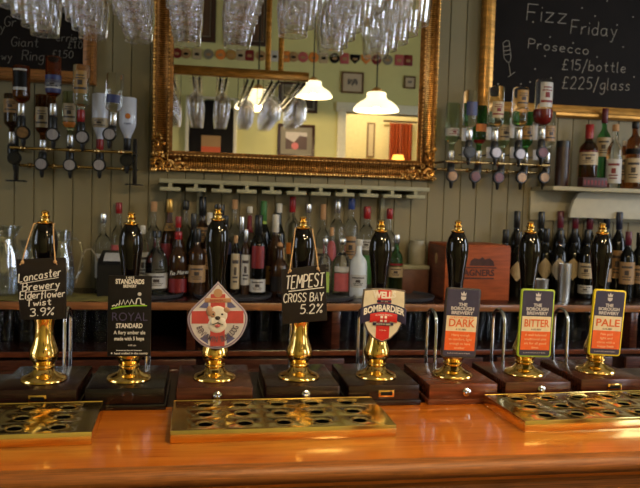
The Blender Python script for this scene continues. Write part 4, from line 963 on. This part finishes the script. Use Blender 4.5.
# ------------------------------------------------------------------ wall shelf with spirits
sa, sb = at(553, 186, 2.80), at(640, 189, 2.80); SZ = (sa.z+sb.z)/2
sf = thing('wall_shelf', 'cream painted wall shelf with a curved white apron above the wine bottles', 'shelf', (sa.x, WALL, SZ))
MB().box(0, 1.2, -.205, 0, -.018, 0, .002).build('shelf_board', CREAM, sf)
MB().box(-.01, 1.2, -.020, 0, -.150, -.018, .002).build('back_rail', CREAM, sf)
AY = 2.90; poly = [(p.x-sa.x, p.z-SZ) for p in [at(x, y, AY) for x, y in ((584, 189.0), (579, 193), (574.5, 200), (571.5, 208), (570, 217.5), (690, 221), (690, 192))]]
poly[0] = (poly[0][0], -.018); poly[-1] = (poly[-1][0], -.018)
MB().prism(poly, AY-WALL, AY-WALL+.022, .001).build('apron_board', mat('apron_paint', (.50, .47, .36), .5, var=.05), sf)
MB().box(1.10, 1.13, -.20, -.02, -.14, -.018, .002).build('bracket', CREAM, sf)
SG = 'bottles on the cream wall shelf'
def sbot(px, top, wpx, Y, kind, glass, cap, caph, labels, label): return bottle(px, top, wpx, Y, kind, glass, cap, caph, labels, label, base=SZ, group=SG)
p = at(563.5, 141, 2.90); hh = p.z-SZ; r = 6.6/ppm(p.x, 2.90)
o = thing('gift_tube', 'dark brown cylindrical gift tube standing alone on the wall shelf', 'tube', (p.x, 2.90, SZ))
MB().lathe([(0, 0), (r, 0), (r, hh*.86), (0, hh*.86)], 24).build('tube_body', mat('tube_brown', (.035, .016, .011), .35, var=.3), o); MB().lathe([(r*1.02, hh*.86), (r*1.02, hh*.99), (r*.95, hh), (0, hh)], 24).build('tube_lid', BLACKP, o)
sbot(590, 125, 18, 2.87, 'spirit', AMBERG, CAPR, .22, [(.36, .56, LC), (.57, .585, LR)], 'bourbon bottle with red wax cap and cream label')
sbot(605.5, 109, 13.5, 2.94, 'spirit', GREENG, CAPBU, .18, [(.40, .64, LC)], 'green whiskey bottle with a dark red capsule')
sbot(616, 125, 14.5, 2.85, 'squat', CLEAR, CAPC, .10, [(.08, .46, LW, 'wrap', LR)], 'clear bottle with white label and cork-coloured cap')
sbot(624.5, 141, 9, 2.93, 'tall', AMBERG, CAPW, .1, [(.2, .7, LC)], 'slim amber bottle behind the clear white-labelled bottle')
sbot(636, 122, 15, 2.88, 'flask', AMBERG, CAPK, .10, [(.52, .60, LK), (.10, .46, LC)], 'square amber bottle with a slanted dark label near the shelf end')
p0, p1 = at(573, 176, 2.86), at(598, 176, 2.86); o = thing('miniature_box', 'low dark red box of small things in front of the bourbon', 'box', ((p0.x+p1.x)/2, 2.80, SZ)); wq = (p1.x-p0.x)*.96
MB().box(-wq/2, wq/2, -.02, .025, 0, .042, .002).build('box_body', mat('box_maroon', (.05, .012, .010), .5, var=.3), o); mb = MB()
for k in range(7): mb.box(-wq/2+.006+k*wq/7, -wq/2+.006+k*wq/7+wq/14, -.0208, -.019, .010, .030)
mb.build('box_print', LR, o)

# ------------------------------------------------------------------ optics: inverted bottles on measures
def optic_bottle(px, ytop, yneck, wpx, Y, kind, glass, labels, disc, label, group, dialm=None, tilt=0., neckcap=None):
    a, c = at(px, ytop, Y), at(px, yneck, Y); h = a.z-c.z; r = wpx/2./ppm(a.x, Y)
    o = thing('inverted_bottle', label, 'bottle', (a.x, Y, a.z), group, (0, tilt, 0))
    bottle_parts(o, kind, h, r, glass, None, 0, labels, inv=True, seg=22)
    MB().lathe([(.0, -h+.03), (.0135, -h+.03), (.0145, -h+.024), (.0145, -h-.012), (.010, -h-.018), (0, -h-.018)], 18).build('collar', neckcap or CAPS, o)
    d = at(disc[0], disc[1], Y-.02); dz = d.z-a.z; dx = d.x-a.x
    mb = MB(); mb.lathe([(0, -h-.012), (.011, -h-.012), (.016, -h-.022), (.016, dz+.018), (.0, dz+.018)], 16) if -h-.022 > dz+.018 else None
    mb.lathe([(0, 0), (.0255, 0), (.0265, .004), (.0265, .012), (.024, .015), (0, .015)], 24, M=T(dx, -.006, dz) @ Matrix.Rotation(PI/2, 4, 'X'))
    mb.tube([(dx, -.006, dz-.02), (dx, -.006, dz-.040), (dx, -.004, dz-.052)], .0075, 8, rads=[.010, .008, .005])
    mb.tube([(0, 0, min(-h, dz+.03)), (dx*.6, 0, dz+.03), (dx, 0, dz+.01)], .011, 10)
    om = mb.build('spirit_measure', BLACKP, o)
    dl = MB().lathe([(.0205, 0), (.0205, .003), (.0195, .0042), (0, .0046)], 24, M=T(dx, -.0205, dz) @ Matrix.Rotation(PI/2, 4, 'X')).build('dial', dialm or DIAL, om)
    return o
DIAL = mat('dial_silver', (.34, .31, .33), .3, .3, var=.2, scale=90, stretch=(3, 1, .3)); DIALR = mat('dial_red', (.085, .014, .012), .25, .2, var=.3, scale=90); DIALO = mat('dial_amber', (.22, .12, .055), .25, .4, var=.3, scale=90)
LGp = 'inverted bottles on the measures beneath the food blackboard'; RGp = 'inverted bottles on the measures beneath the Fizz Friday board'
UY, LY_ = 2.80, 2.90
optic_bottle(21.5, 66, 112, 16.5, UY, 'flask', AMBERG, [(.08, .12, LW, 'front'), (.13, .47, LK, 'front'), (.48, .54, LW, 'front')], (22.5, 132.5), 'inverted whisky bottle with white label, first in the upper tier under the menu board', LGp, DIALO)
optic_bottle(53.5, 57, 112, 15, UY, 'spirit', AMBERG, [(.34, .66, LB), (.42, .58, LW)], (52.5, 134.5), 'inverted amber bottle with a blue and white label, tallest in its rack', LGp)
optic_bottle(81.5, 65.5, 118, 16, UY, 'flask', CLEAR, [(.12, .55, LY, 'front')], (82, 137), 'inverted clear bottle with a gold label above a red collar', LGp, None, 0, CAPR)
optic_bottle(115.5, 74, 122, 16.5, UY, 'flask', CLEAR, [(.45, .62, LB, 'front')], (112, 134.5), 'inverted clear bottle with a low blue label, slightly tilted', LGp, None, math.radians(2.5))
optic_bottle(12, 94, 140, 15, LY_, 'spirit', BROWNG, [(.12, .42, LT)], (14, 158), 'inverted dark rum bottle at the outer end of its rack', LGp, BLACKP)
optic_bottle(43, 95, 148, 15, LY_, 'spirit', AMBERG, [(.24, .62, LC, 'front')], (41, 164), 'inverted bottle with a cream label below the tall amber one', LGp)
optic_bottle(70.5, 92, 143, 15.5, LY_, 'spirit', PALEG, [(.24, .58, LC, 'front'), (.60, .70, LO, 'front')], (69.5, 165), 'inverted pale green bottle with a cream label and orange mark', LGp)
optic_bottle(100.5, 94, 147, 16, LY_, 'hock', WHITEB, [(.46, .64, LC)], (99, 165), 'inverted white bottle with faded label behind the tilted clear one', LGp, None, 0, CAPR)
wb = optic_bottle(128, 98, 146, 17, LY_, 'hock', WHITEB, [], (126.5, 160), 'inverted white bottle with an orange sun mark at the rack end', LGp, BLACKP, 0, CAPK)
MB().ball((.004, -.036, -.075), .011, 14, sc=(1, .25, 1)).build('sun_mark', LO, wb)
MB().text('rum', .010, .004, -.108, -.0372, sx=1.2).build('mark_lettering', LB, wb)
def rack_rails(x0, x1, ys, Ys, label, posts):
    z = [at((x0+x1)/2, y, Y).z for y, Y in zip(ys, Ys)]; a, c = at(x0, ys[0], Ys[0]).x, at(x1, ys[0], Ys[0]).x
    o = thing('optic_rack', label, 'rack', ((a+c)/2, WALL, z[1])); hw = (c-a)/2
    for zz, Y in zip(z, Ys):
        mb = MB().tube([(-hw, Y-WALL+.03, zz-z[1]), (hw, Y-WALL+.03, zz-z[1])], .0058, 10)
        for k in range(5): xx = -hw+2*hw*(k+.5)/5; mb.ball((xx, Y-WALL+.03, zz-z[1]), .0105, 10, sc=(1.3, 1, 1))
        mb.build('rail', BRASSR, o)
        for s_ in (-1, 1): MB().tube([(s_*hw, Y-WALL+.03, zz-z[1]), (s_*hw, -.001, zz-z[1])], .005, 8).build('rail_arm', BLACKP, o)
    for s_ in posts:
        MB().box(s_*hw-.008, s_*hw+.008, -.10, -.085, -.06, .12, .002).box(s_*hw-.035, s_*hw+.035, -.115, -.07, -.066, -.060, .001).build('end_post', BLACKP, o)
BRASSR = mat('rail_brass', (.62, .42, .18), .22, 1., var=.15)
rack_rails(8, 132, (149.5, 166.5), (2.79, 2.90), 'double brass rail holding the inverted bottles under the menu board', (-1, 1))
optic_bottle(453.5, 103.5, 158, 13.5, LY_, 'spirit', PALEG, [(.46, .60, LW, 'wrap', LR)], (452.5, 176), 'inverted pale green bottle with red striped label, nearest the mirror', RGp, DIALO)
optic_bottle(471, 91, 137, 14.5, UY, 'flask', CLEAR, [(.25, .55, LB, 'front')], (470, 152), 'inverted clear bottle with a blue label beside the gold board frame', RGp, BLACKP)
optic_bottle(497, 87, 138, 15.5, UY, 'flask', CLEAR, [(.30, .62, LC, 'front', LR)], (496.5, 152.5), 'inverted clear bottle with a red crested label, third from the mirror', RGp)
optic_bottle(521, 88, 137, 15.5, UY, 'flask', CLEAR, [(.06, .40, LY, 'front')], (520.5, 154), 'inverted clear bottle with a gold label high on it', RGp)
optic_bottle(544.5, 80, 136, 17, UY, 'flask', CLEAR, [(.06, .50, LW, 'front', LR)], (543, 152.5), 'inverted bottle with white label and dark red dregs, last of its tier', RGp, DIALR)
o = [q for q in COL.objects if q.get('label', '').startswith('inverted bottle with white label and dark')][0]
hz = .235; MB().lathe([(0, -.125), (.0405, -.125), (.0405, -.158), (.034, -.176), (.018, -.188), (0, -.188)], 22).build('wine_dregs', REDL, o)
optic_bottle(480.5, 106, 158, 14, LY_, 'spirit', GREENG, [(.36, .50, LO, 'front'), (.66, .72, LR)], (475.5, 176.5), 'inverted dark green bottle with an orange label', RGp, DIALR)
optic_bottle(503.5, 112, 160, 13.5, LY_, 'spirit', PALEG, [(.28, .60, LC)], (499, 177.5), 'inverted pale bottle behind the red crested one', RGp, DIALR)
optic_bottle(527, 112, 160, 14, LY_, 'spirit', GREENG, [(.30, .58, LY)], (522, 177.5), 'inverted green bottle below the gold-labelled one', RGp, DIALO)
optic_bottle(549, 112, 160, 14, LY_, 'spirit', CLEAR, [(.30, .62, LT)], (544.5, 177.5), 'inverted clear bottle with a tan label below the dark red dregs', RGp, DIALO)
rack_rails(448, 553, (163, 171), (2.79, 2.90), 'double brass rail holding the inverted bottles under the Fizz Friday board', ())
PLATE = mat('price_plate_white', (.66, .64, .64), .3, var=.15)
for n_, (px, y0, y1) in enumerate(((464.5, 128, 141), (465, 147, 157), (489, 127, 140), (489, 147, 158), (512.5, 118, 138), (512.5, 147, 158), (535.5, 122, 140), (535.5, 150, 160))):
    YP = 2.83; a, c = at(px, y0, YP), at(px, y1, YP)
    o = thing('price_plate', 'narrow white price plate on the Fizz Friday bottle rack, %s, %s from the mirror' % ('lower tier' if n_ % 2 else 'upper tier', order[n_//2]), 'plate', (a.x, YP, c.z), 'white price plates between the inverted bottles')
    MB().box(-.011, .011, -.002, .002, 0, a.z-c.z, .001).build('plate', PLATE, o); MB().tube([(0, .001, (a.z-c.z)*.3), (0, .07, (a.z-c.z)*.3)], .003, 6).build('plate_bracket', BLACKP, o)

# ------------------------------------------------------------------ the far side of the room, seen in the mirror
def pendant(px, pyb, Yv, D, label):
    p = vat(px, pyb, Yv); k = D/.36
    o = thing('pendant_lamp', label, 'lamp', (p.x, p.y, p.z), 'opal glass pendant lamps')
    pr = [(.180, 0), (.183, .004), (.178, .020), (.160, .045), (.128, .070), (.098, .086), (.082, .102), (.076, .120), (.078, .140), (.070, .146), (.040, .150), (.040, .147), (.066, .142), (.073, .137), (.071, .120), (.077, .101), (.094, .083), (.124, .067), (.156, .042), (.174, .018), (.177, .004)]
    MB().lathe([(a*k, z*k) for a, z in pr], 40).build('shade', SHADE, o)
    MB().lathe([(0, .145*k), (.045*k, .145*k), (.045*k, .165*k), (.02*k, .185*k), (0, .19*k)], 20).build('gallery', GOLDWOOD, o)
    MB().tube([(0, 0, .18*k), (0, 0, ZC-p.z-.02)], .006, 8).build('cord', BLACKP, o)
    MB().lathe([(0, ZC-p.z), (.05, ZC-p.z-.001), (.045, ZC-p.z-.025), (0, ZC-p.z-.03)], 20).build('ceiling_rose', BLACKP, o)
    MB().ball((0, 0, .06*k), .030, 14).build('bulb', mat('bulb_lit', (1, .9, .7), .3, var=0, emit=(1., .80, .48), es=6), o)
    l = bpy.data.lights.new('lamp_light', 'POINT'); l.energy = LAMP_W; l.color = WARM; l.shadow_soft_size = .02
    q = bpy.data.objects.new('lamp_light', l); COL.objects.link(q); q.parent = o; q.location = (0, 0, .018)
pendant(313, 97, 6.6, .36, 'smaller-looking opal pendant lamp seen in the mirror beside the landscape picture')
pendant(376, 111, 5.5, .36, 'opal pendant lamp seen in the mirror above the doorway')
pendant(258, 109, 5.5, .36, 'opal pendant lamp seen in the mirror behind the hanging glasses')
VW = 2*MIRROR_Y-Y0
def picture(x0, y0, x1, y1, label, fm, matm, art, fwpx=2.2, matpx=4, yface=None):
    a, c = vat(x0, y0, VW), vat(x1, y1, VW); xa, xb = a.x, c.x; za, zb = c.z, a.z; cx, cz = (xa+xb)/2, (za+zb)/2; hw, hh = (xb-xa)/2, (zb-za)/2; q = 1/ppm(cx, VW)
    o = thing('framed_picture', label, 'picture', (cx, Y0, cz), 'framed pictures on the green wall', (0, 0, PI))
    f = fwpx*q; m = matpx*q
    frame_sweep(MB(), -hw, hw, -hh, hh, [(0, -.001), (0, -.022), (.4*f, -.030), (f, -.020), (f, -.001)]).build('frame', fm, o)
    MB().box(-hw+f*.8, hw-f*.8, -.012, -.002, -hh+f*.8, hh-f*.8).build('mount', matm, o)
    art(o, hw-f-m, hh-f-m)
FD = mat('dark_frame', (.045, .018, .010), .35, var=.3, scale=30); FT = mat('tan_frame', (.16, .085, .035), .4, var=.3, scale=30)
def art_tree(o, w, h):
    MB().box(-w, w, -.0135, -.012, -h, h).build('print_paper', paint('print_paper', (.50, .40, .27)), o)
    mb = MB(); r = random.Random(5)
    for k in range(26): mb.ball((r.uniform(-.5, .5)*w, -.0138, r.uniform(-.25, .4)*h), r.uniform(.07, .16)*w, 8, sc=(1, .02, 1))
    mb.box(-.03*w, .03*w, -.0145, -.0135, -.5*h, 0); mb.build('printed_plant', paint('print_ink', (.10, .085, .07)), o)
def art_red(o, w, h):
    MB().box(-w, w, -.0135, -.012, -h, h).build('print_paper', paint('print_pale', (.55, .50, .46)), o)
    MB().prism([(-w, -h), (w, -h), (w, .3*h), (.2*w, -.2*h), (-.3*w, .6*h), (-w, .5*h)], -.0142, -.013).build('printed_shape', paint('print_dark', (.07, .035, .035)), o)
    MB().lathe([(0, 0), (.33*w, 0), (.2*w, .001), (0, .0015)], 16, M=T(.1*w, -.0142, -.62*h) @ Matrix.Rotation(PI/2, 4, 'X')).build('printed_glow', paint('print_pink', (.65, .16, .16)), o)
def art_land(o, w, h):
    MB().box(-w, w, -.0135, -.012, 0, h).build('painted_sky', paint('picture_sky', (.16, .13, .07)), o); MB().box(-w, w, -.0135, -.012, -h, 0).build('painted_land', paint('picture_land', (.035, .022, .012)), o)
def art_plain(o, w, h):
    MB().box(-w, w, -.0135, -.012, -h, h).build('print_paper', paint('picture_brown', (.09, .045, .022)), o)
MOUNT = paint('mount_grey', (.20, .18, .13)); MOUNTC = paint('mount_cream', (.52, .42, .28))
picture(341.5, 71.5, 363, 94, 'small square picture of a dark plant in a tan frame', FT, MOUNTC, art_tree, 1.6, 1.0)
picture(278, 123.5, 314, 158, 'dark framed picture with grey mount and a pink glow', FD, MOUNT, art_red, 2.8, 5)
picture(279, 81.5, 317, 113.5, 'dark framed landscape picture behind the pendant lamp', FD, MOUNT, art_land, 2.6, 2)
picture(225, -14, 268, 47, 'large dark framed picture hanging high behind the row of clips', FD, MOUNT, art_plain, 4, 1)
picture(176, -14, 215.5, 43, 'large dark framed picture nearest the mirror frame, hung high', FD, MOUNT, art_plain, 5, 1)
picture(404, 76, 415, 89, 'small tan framed picture at the end of the green wall', FT, MOUNTC, art_tree, 1.4, 1)
# row of old pump clips along a picture rail
cl_ = [(177, 'round', LR, 'dark red'), (186, 'round', LT, 'tan'), (197, 'square', LC, 'cream'), (208.5, 'round', MOUNT, 'grey'), (220.5, 'round', LO, 'orange'), (231, 'round', LY, 'gold'), (240.5, 'square', LC, 'cream'), (249.5, 'square', LR, 'red'), (261, 'round', LT, 'brown'), (274.5, 'square', LW, 'white'), (285.5, 'square', LO, 'orange'), (293.5, 'round', LT, 'brown'), (303, 'round', LP, 'pink'), (313.5, 'round', LO, 'orange'), (323.5, 'square', LC, 'cream'), (334.5, 'round', LK, 'black'), (344.5, 'square', LP, 'pink'), (355, 'shield', LK, 'black'), (366, 'shield', LO, 'orange'), (376.5, 'round', LR, 'dark red'), (387.5, 'round', MOUNT, 'grey'), (399, 'square', LP, 'pink'), (408, 'square', LR, 'red')]
rl0, rl1 = vat(170, 58, VW), vat(425, 65.5, VW); zr = (rl0.z+rl1.z)/2
for n_, (px, shp, m, cn) in enumerate(cl_):
    p = vat(px, 53+(px-172)*.032, VW); q = 5.0/ppm(p.x, VW)
    o = thing('wall_clip', '%s %s beer clip on the green wall, %s' % (cn, shp, ('number %s along the row' % ['one', 'two', 'three', 'four', 'five', 'six', 'seven', 'eight', 'nine', 'ten', 'eleven', 'twelve', 'thirteen', 'fourteen', 'fifteen', 'sixteen', 'seventeen', 'eighteen', 'nineteen', 'twenty', 'twenty one', 'twenty two', 'twenty three'][n_])), 'beer clip', (p.x, Y0, p.z), 'row of old beer clips on the green wall', (0, 0, PI))
    if shp == 'round': poly = [(q*math.cos(k*PI/12), q*math.sin(k*PI/12)) for k in range(24)]
    elif shp == 'square': poly = rrect(q*1.75, q*2.1, q*.2)
    else: poly = [(-q, q*.8), (q, q*.8), (q*.9, -.2*q), (0, -q), (-.9*q, -.2*q)]
    MB().prism(poly, -.012, -.001, .0015).build('plaque', m, o)
    MB().prism([(x*.5, z*.26-q*.1) for x, z in poly], -.0135, -.011).build('emblem', LT if m not in (LC, LW, LT) else LK, o)
# arched black board in a pale frame with a two-tone poster
a, c = vat(186, 96, VW), vat(236, 162, VW)
o = thing('arched_board', 'black arched board in a pale frame with a cream and red poster', 'board', ((a.x+c.x)/2, Y0, c.z), None, (0, 0, PI)); hw = (c.x-a.x)/2; hh = a.z-c.z; q = 1/ppm(a.x, VW)
MB().box(-hw, -hw+3.4*q, -.05, -.001, 0, hh, .004).box(hw-3.4*q, hw, -.05, -.001, 0, hh, .004).box(-hw, hw, -.05, -.001, hh-2*q, hh, .004).build('frame', WHITE, o)
poly = [(-hw+3.6*q, 0), (hw-3.6*q, 0)]
for k in range(13): an = PI*k/12; poly.append(((hw-3.6*q)*math.cos(an), hh-14*q+11*q*math.sin(an)))
MB().prism(poly, -.03, -.004).build('black_panel', LK, o)
MB().box(-9.5*q, 9.5*q, -.034, -.029, 14*q, 25*q).build('poster_top', LT, o); MB().box(-9.5*q, 9.5*q, -.034, -.029, 3*q, 14*q).build('poster_base', paint('poster_red', (.55, .09, .03)), o)
# things in the hallway
VH = 2*MIRROR_Y-HY
p = vat(371, 140, VH-.02); o = thing('hall_picture', 'tall narrow picture in the hallway beyond the doorway', 'picture', (p.x, HY, p.z), None, (0, 0, PI)); q = 1/ppm(p.x, VH)
frame_sweep(MB(), -4*q, 4*q, -17*q, 17*q, [(0, -.001), (0, -.02), (1.4*q, -.02), (1.4*q, -.001)]).build('frame', FT, o); MB().box(-3*q, 3*q, -.012, -.002, -16*q, 16*q).build('print_paper', MOUNTC, o)
p = vat(392, 150, VH-.2); b = bmesh.new(); n = 40; w_ = .30
A = []; B = []
for k in range(n+1):
    xx = p.x-.02+w_*k/n; yy = HY+.12+.03*math.sin(k*1.1); A.append(b.verts.new((xx, yy, .05))); B.append(b.verts.new((xx, yy, 2.55)))
for k in range(n): b.faces.new((A[k], A[k+1], B[k+1], B[k]))
r = bmesh.ops.extrude_face_region(b, geom=b.faces[:])
for v in r['geom']:
    if isinstance(v, bmesh.types.BMVert): v.co.y += .004
o = thing('door_curtain', 'rust red curtain hanging in the hallway beyond the doorway', 'curtain', (0, 0, 0)); MB().add(b).build('cloth', paint('curtain_red', (.34, .065, .02)), o); MB().tube([(p.x-.1, HY+.12, 2.57), (p.x+w_+.1, HY+.12, 2.57)], .012, 8).build('curtain_rod', FD, o)
p = vat(398, 160, VH-.5); o = thing('table_lamp', 'small glowing amber table lamp seen beyond the doorway', 'lamp', (p.x, 2*MIRROR_Y-VH+.5, p.z-.35)); 
MB().lathe([(0, 0), (.07, 0), (.06, .02), (.02, .05), (.02, .30), (0, .30)], 20).build('base', BRASS, o); MB().lathe([(.09, .30), (.06, .41), (.055, .41), (.085, .30)], 20).build('shade', mat('amber_shade_lit', (.9, .4, .1), .5, var=0, emit=(1, .42, .06), es=2.5), o)
o2 = thing('hall_table', 'hallway table carrying the amber lamp', 'table', (p.x, o.location.y, 0)); zt = p.z-.35
MB().box(-.2, .2, -.15, .15, zt-.03, zt).build('tabletop', MAHOG, o2)
for sx in (-1, 1):
    for sy in (-1, 1): MB().box(sx*.17-.02, sx*.17+.02, sy*.12-.02, sy*.12+.02, 0, zt-.03).build('leg', MAHOG, o2)
